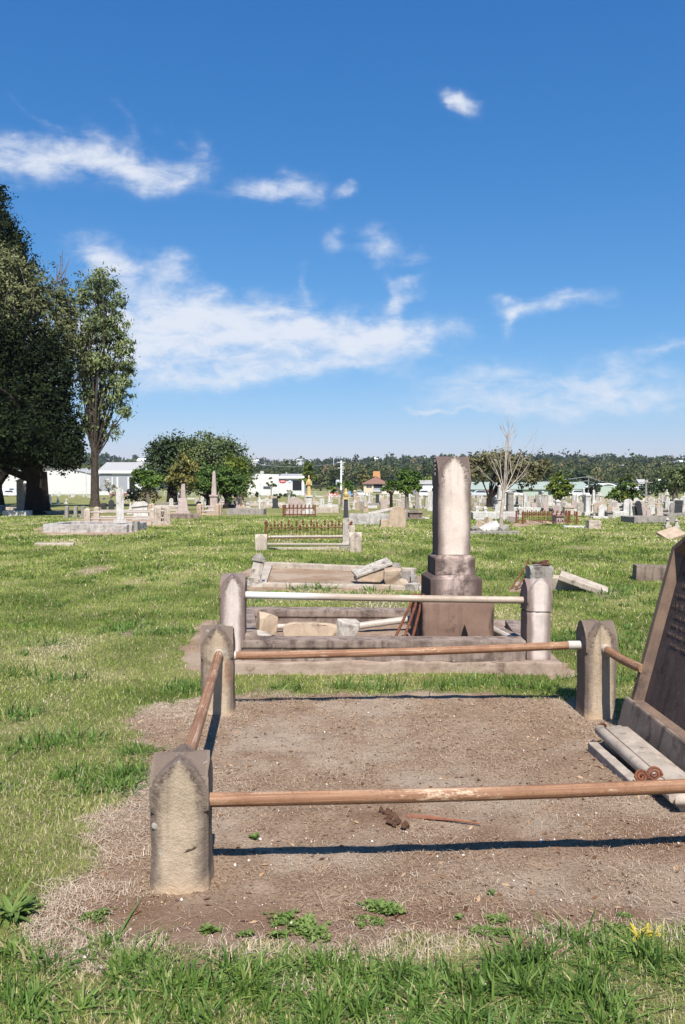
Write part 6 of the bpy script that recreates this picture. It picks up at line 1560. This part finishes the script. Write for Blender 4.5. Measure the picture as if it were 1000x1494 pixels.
# crowded far rows: copies of a few kinds
protos = []
def proto(kind, w, h, mat, name, mat2=None):
    t = thing(NAMES[kind], '', CATS[kind]); grave_parts(t, kind, w, h, mat, mat2, bev=.02)
    protos.append((t, kind, name)); return t
proto('round', .55, .95, W_, 'small white rounded headstone'); proto('gothic', .5, 1.15, W_, 'white pointed headstone'); proto('shoulder', .6, 1.0, M_, 'grey shouldered headstone'); proto('slab', .5, .75, G_, 'dull grey square headstone')
proto('round', .5, .85, T_, 'tan rounded headstone'); proto('cross', .65, 1.35, W_, 'white cross'); proto('obelisk', .42, 1.9, W_, 'slim white obelisk'); proto('kerb', 2.1, .30, W_, 'white kerbed grave', P_); proto('kerb', 2.1, .28, P_, 'pale kerbed grave', ST_SLAB)
proto('kerb', 2.0, .3, G_, 'grey kerbed grave', ST_SLAB); proto('die', .8, .8, P_, 'pale block monument'); proto('square', .36, 1.3, M_, 'grey pillar monument'); proto('railed', 2.1, .75, P_, 'pale railed grave'); proto('slab', .5, .9, D_, 'black slab headstone'); proto('round', .5, .8, ST_PINK, 'pinkish rounded headstone')
PW = np.array([8, 5, 7, 8, 7, 4, 1.2, 8, 11, 9, 6, 4, 4, 2, 8]); PW = PW / PW.sum()
used = set()
def region(px):
    return ('left of slender eucalypt' if px < 140 else 'behind white block monument' if px < 240 else 'around tall grey obelisk' if px < 345 else 'before white workshop' if px < 445 else 'below white power pole' if px < 520 else
            'before the peaked shops' if px < 632 else 'before long green shed' if px < 862 else 'before carport and grey house')
def fill(n, x0, x1, y0, y1, kinds=None):
    k_ = 0; tries = 0
    while k_ < n and tries < n * 12:
        tries += 1
        px = random.uniform(x0, x1); py = y0 + (y1 - y0) * random.random() ** 1.15
        p = G(px, py)
        i = int(rng.choice(len(protos), p=PW)) if kinds is None else random.choice(kinds)
        cell = (round(p.x / .9), round(p.y / 1.6))
        if cell in used: continue
        used.add(cell)
        t, kind, name = protos[i]
        c = copy_tree(t); c.location = (p.x, p.y, p.z); sc = random.uniform(.40, .78)
        c.rotation_euler = (random.gauss(0, .03), random.gauss(0, .04), random.gauss(.03, .12)); c.scale = (sc, sc, sc * random.uniform(.9, 1.1))
        c['label'] = f'{name} in crowded far rows {region(px)}'; c['group'] = f'far {name}s'
        k_ += 1
random.seed(21)
fill(34, 75, 138, 718.8, 727, [0, 0, 1, 4, 5, 7, 7, 8, 2])
fill(8, 2, 45, 721, 727, [0, 7, 7, 8])
fill(32, 175, 330, 724, 742)
fill(58, 335, 500, 723, 742)
fill(64, 500, 640, 724, 745)
fill(92, 690, 800, 725, 747)
fill(84, 800, 905, 726, 753)
fill(92, 900, 1012, 728, 755)
for t, *_ in protos:
    for ch in list(t.children): bpy.data.objects.remove(ch)
    bpy.data.objects.remove(t)

# ------------------------------------------------------------------ air
mb = MB(); mb.box((0, 1290, 34), (3960, 2780, 96))
hz = NT('air'); hz.t.nodes.remove(hz.b)
pv = hz.n('ShaderNodeVolumePrincipled'); pv.inputs['Color'].default_value = (.72, .80, .92, 1); pv.inputs['Density'].default_value = .00013
pv.inputs['Anisotropy'].default_value = .2
hz.l(pv.outputs[0], hz.out.inputs['Volume'])
USE_HAZE = True
if USE_HAZE:
    o = mb.build('haze', hz.m, None); o['kind'] = 'stuff'

# ------------------------------------------------------------------ sky, sun, camera
SUNDIR = Vector((-.10, .775, -1.0)).normalized()              # direction the light travels
w = bpy.data.worlds.new('World'); S.world = w; w.use_nodes = True
t = w.node_tree; bg = t.nodes['Background']
sky = t.nodes.new('ShaderNodeTexSky'); sky.sky_type = 'NISHITA'; sky.sun_disc = False
sky.sun_elevation = math.asin(-SUNDIR.z); sky.sun_rotation = math.atan2(-SUNDIR.x, -SUNDIR.y) % (2 * math.pi)
sky.altitude = 100; sky.air_density = 1.0; sky.dust_density = .1; sky.ozone_density = 1.0
def wm(op, a, b=0.0, c=None):
    x = t.nodes.new('ShaderNodeMath'); x.operation = op
    for i, v in enumerate((a, b) if c is None else (a, b, c)):
        if isinstance(v, bpy.types.NodeSocket): t.links.new(v, x.inputs[i])
        else: x.inputs[i].default_value = v
    return x.outputs[0]
def wss(v, lo, hi):
    x = t.nodes.new('ShaderNodeMapRange'); x.interpolation_type = 'SMOOTHSTEP'; t.links.new(v, x.inputs[0]); x.inputs[1].default_value = lo; x.inputs[2].default_value = hi
    return x.outputs[0]
tc = t.nodes.new('ShaderNodeTexCoord'); sx = t.nodes.new('ShaderNodeSeparateXYZ'); t.links.new(tc.outputs['Generated'], sx.inputs[0])
yy = wm('MAXIMUM', sx.outputs[1], .02)
U = wm('DIVIDE', sx.outputs[0], yy); V = wm('DIVIDE', sx.outputs[2], yy)          # tangent coordinates of the northern half of the sky
front = wss(sx.outputs[1], .05, .2)
cb = t.nodes.new('ShaderNodeCombineXYZ'); t.links.new(U, cb.inputs[0]); t.links.new(V, cb.inputs[1])
def wn(vec, sc, det, rough, dist=0.0):
    x = t.nodes.new('ShaderNodeTexNoise'); t.links.new(vec, x.inputs['Vector']); x.inputs['Scale'].default_value = sc; x.inputs['Detail'].default_value = det; x.inputs['Roughness'].default_value = rough; x.inputs['Distortion'].default_value = dist
    return x
mp = t.nodes.new('ShaderNodeMapping'); t.links.new(cb.outputs[0], mp.inputs[0]); mp.inputs['Scale'].default_value = (1, 2.3, 1); mp.inputs['Rotation'].default_value = (0, 0, .10)
wp = wn(cb.outputs[0], 9, 4, .55)                                # warp
sv = t.nodes.new('ShaderNodeSeparateColor'); t.links.new(wp.outputs['Color'], sv.inputs[0])
Uw = wm('ADD', U, wm('MULTIPLY', wm('SUBTRACT', sv.outputs[0], .5), .075)); Vw = wm('ADD', V, wm('MULTIPLY', wm('SUBTRACT', sv.outputs[1], .5), .045))
wp2 = wn(cb.outputs[0], 34, 4, .6); sv2 = t.nodes.new('ShaderNodeSeparateColor'); t.links.new(wp2.outputs['Color'], sv2.inputs[0])
Uw = wm('ADD', Uw, wm('MULTIPLY', wm('SUBTRACT', sv2.outputs[0], .5), .030)); Vw = wm('ADD', Vw, wm('MULTIPLY', wm('SUBTRACT', sv2.outputs[1], .5), .022))
n1 = wn(mp.outputs[0], 20, 10, .68, .4).outputs['Fac']; n2 = wn(mp.outputs[0], 5, 6, .6).outputs['Fac']
def cuv(px, py): d = ray(px, py); return d.x / d.y, d.z / d.y
CL = [ # where each cloud sits, as a direction: px, py, half width, half height, density, tilt (degrees, + = rising to the right)
 (30, 236, 56, 24, .95, -4), (88, 226, 26, 18, .7, 14), (70, 258, 40, 18, .5, 0), (140, 222, 30, 18, .95, -14), (180, 236, 46, 20, .95, -16), (240, 250, 44, 20, .85, -8), (290, 240, 30, 14, .6, 16), (10, 214, 26, 16, .6, 0),
 (50, 170, 58, 5, .26, -36), (186, 176, 9, 30, .30, 26), (236, 188, 12, 8, .22, 0), (268, 196, 6, 26, .20, 20), (300, 200, 9, 34, .24, 16), (310, 232, 6, 30, .2, 0), (132, 190, 14, 10, .25, 0),
 (396, 268, 46, 15, .98, 10), (445, 278, 20, 15, .55, -30), (503, 272, 17, 8, .9, 14), (674, 143, 25, 13, 1.2, -14), (487, 355, 15, 17, .62, -40), (549, 356, 20, 24, .72, -40), (600, 372, 24, 12, .45, 8),
 (438, 420, 9, 22, .42, 12), (592, 412, 26, 9, .72, 14), (590, 434, 28, 7, .55, 20), (570, 440, 10, 32, .6, 14), (578, 466, 26, 16, .45, -30),
 (152, 372, 44, 22, 1.0, -26), (180, 392, 26, 14, .6, -20), (250, 390, 24, 20, .95, 24), (310, 424, 34, 11, .45, -20), (215, 424, 50, 10, .22, -8),
 (230, 478, 100, 34, 1.0, 0), (330, 474, 120, 32, 1.05, -7), (430, 478, 100, 25, 1.0, -6), (520, 488, 85, 19, .95, -4), (600, 490, 66, 17, .85, 4), (250, 500, 110, 20, .85, 0), (410, 500, 90, 14, .55, 0),
 (230, 540, 120, 24, .9, 0), (340, 548, 100, 17, .75, 3), (440, 540, 80, 12, .66, 8), (530, 530, 70, 14, .55, 0), (120, 500, 80, 50, .8, 0),
 (748, 440, 20, 12, .75, -12), (800, 436, 62, 9, .72, 3), (752, 464, 10, 24, .55, -26), (866, 442, 40, 7, .26, -2), (775, 450, 40, 12, .4, 10),
 (690, 560, 90, 22, .50, 6), (740, 540, 60, 16, .35, 14), (850, 575, 130, 26, .62, 3), (910, 545, 70, 22, .48, 22), (980, 585, 90, 20, .58, 0), (780, 592, 110, 14, .5, 0), (640, 601, 56, 3, .7, 0), (985, 511, 60, 5, .4, 8), (870, 525, 60, 10, .25, 16)]
acc = None
for px, py, hw, hh, den, rt_ in CL:
    u0, v0 = cuv(px, py); a, b = hw / F * 1.12, hh / F * 1.15; ca, sa = math.cos(R(rt_)), math.sin(R(rt_))
    du = wm('SUBTRACT', Uw, u0); dv = wm('SUBTRACT', Vw, v0)
    e1 = wm('MULTIPLY_ADD', du, ca / a, wm('MULTIPLY', dv, sa / a)); e2 = wm('MULTIPLY_ADD', du, -sa / b, wm('MULTIPLY', dv, ca / b))
    r2 = wm('MULTIPLY_ADD', e1, e1, wm('MULTIPLY', e2, e2))
    g = wm('MULTIPLY', wm('EXPONENT', wm('MULTIPLY', r2, -.9)), den)
    acc = g if acc is None else wm('ADD', acc, wm('MULTIPLY', g, wm('SUBTRACT', 1.0, wm('MINIMUM', wm('MULTIPLY', acc, .6), .8))))
dens = wm('ADD', acc, wm('MULTIPLY', wm('POWER', acc, .6), wm('ADD', wm('MULTIPLY', wm('SUBTRACT', n1, .5), 2.3), wm('MULTIPLY', wm('SUBTRACT', n2, .5), 1.2))))
cov = wm('MULTIPLY', wm('MULTIPLY', wss(dens, .05, 1.55), .88), front)
mx = t.nodes.new('ShaderNodeMix'); mx.data_type = 'RGBA'
t.links.new(cov, mx.inputs[0]); 
SKYK = .1

# the film's response: a steeper red, a flatter blue
ss_ = t.nodes.new('ShaderNodeSeparateColor'); t.links.new(sky.outputs[0], ss_.inputs[0]); cc_ = t.nodes.new('ShaderNodeCombineColor')
for i, (k_, p_) in enumerate(((.49, 1.415), (.495, .89), (.655, .65))):
    t.links.new(wm('MULTIPLY', wm('POWER', wm('MULTIPLY', ss_.outputs[i], .1), p_), k_ / SKYK), cc_.inputs[i])
t.links.new(cc_.outputs[0], mx.inputs[6]); mx.inputs[7].default_value = (.53 / SKYK, .55 / SKYK, .595 / SKYK, 1)
t.links.new(mx.outputs[2], bg.inputs[0]); bg.inputs[1].default_value = SKYK
sl_ = bpy.data.lights.new('sun', 'SUN'); sl_.energy = 4.9; sl_.angle = R(.53); sl_.color = (1, .955, .89)
so = bpy.data.objects.new('sun', sl_); C.objects.link(so); so.rotation_euler = SUNDIR.to_track_quat('-Z', 'Y').to_euler(); so.location = (20, -40, 60)
cd = bpy.data.cameras.new('camera'); cam = bpy.data.objects.new('camera', cd); C.objects.link(cam)
cam.location = (0, 0, CAMZ); cam.rotation_euler = (math.pi / 2 - PITCH, 0, 0)
cd.sensor_fit = 'VERTICAL'; cd.sensor_height = 36; cd.lens = 36 * F / 1494; cd.clip_start = .05; cd.clip_end = 6000
S.camera = cam
S.view_settings.view_transform = 'Standard'; S.view_settings.look = 'None'; S.view_settings.exposure = .7; S.view_settings.gamma = 1
S.cycles.max_bounces = 6; S.cycles.diffuse_bounces = 3; S.cycles.transparent_max_bounces = 4; S.cycles.volume_bounces = 0
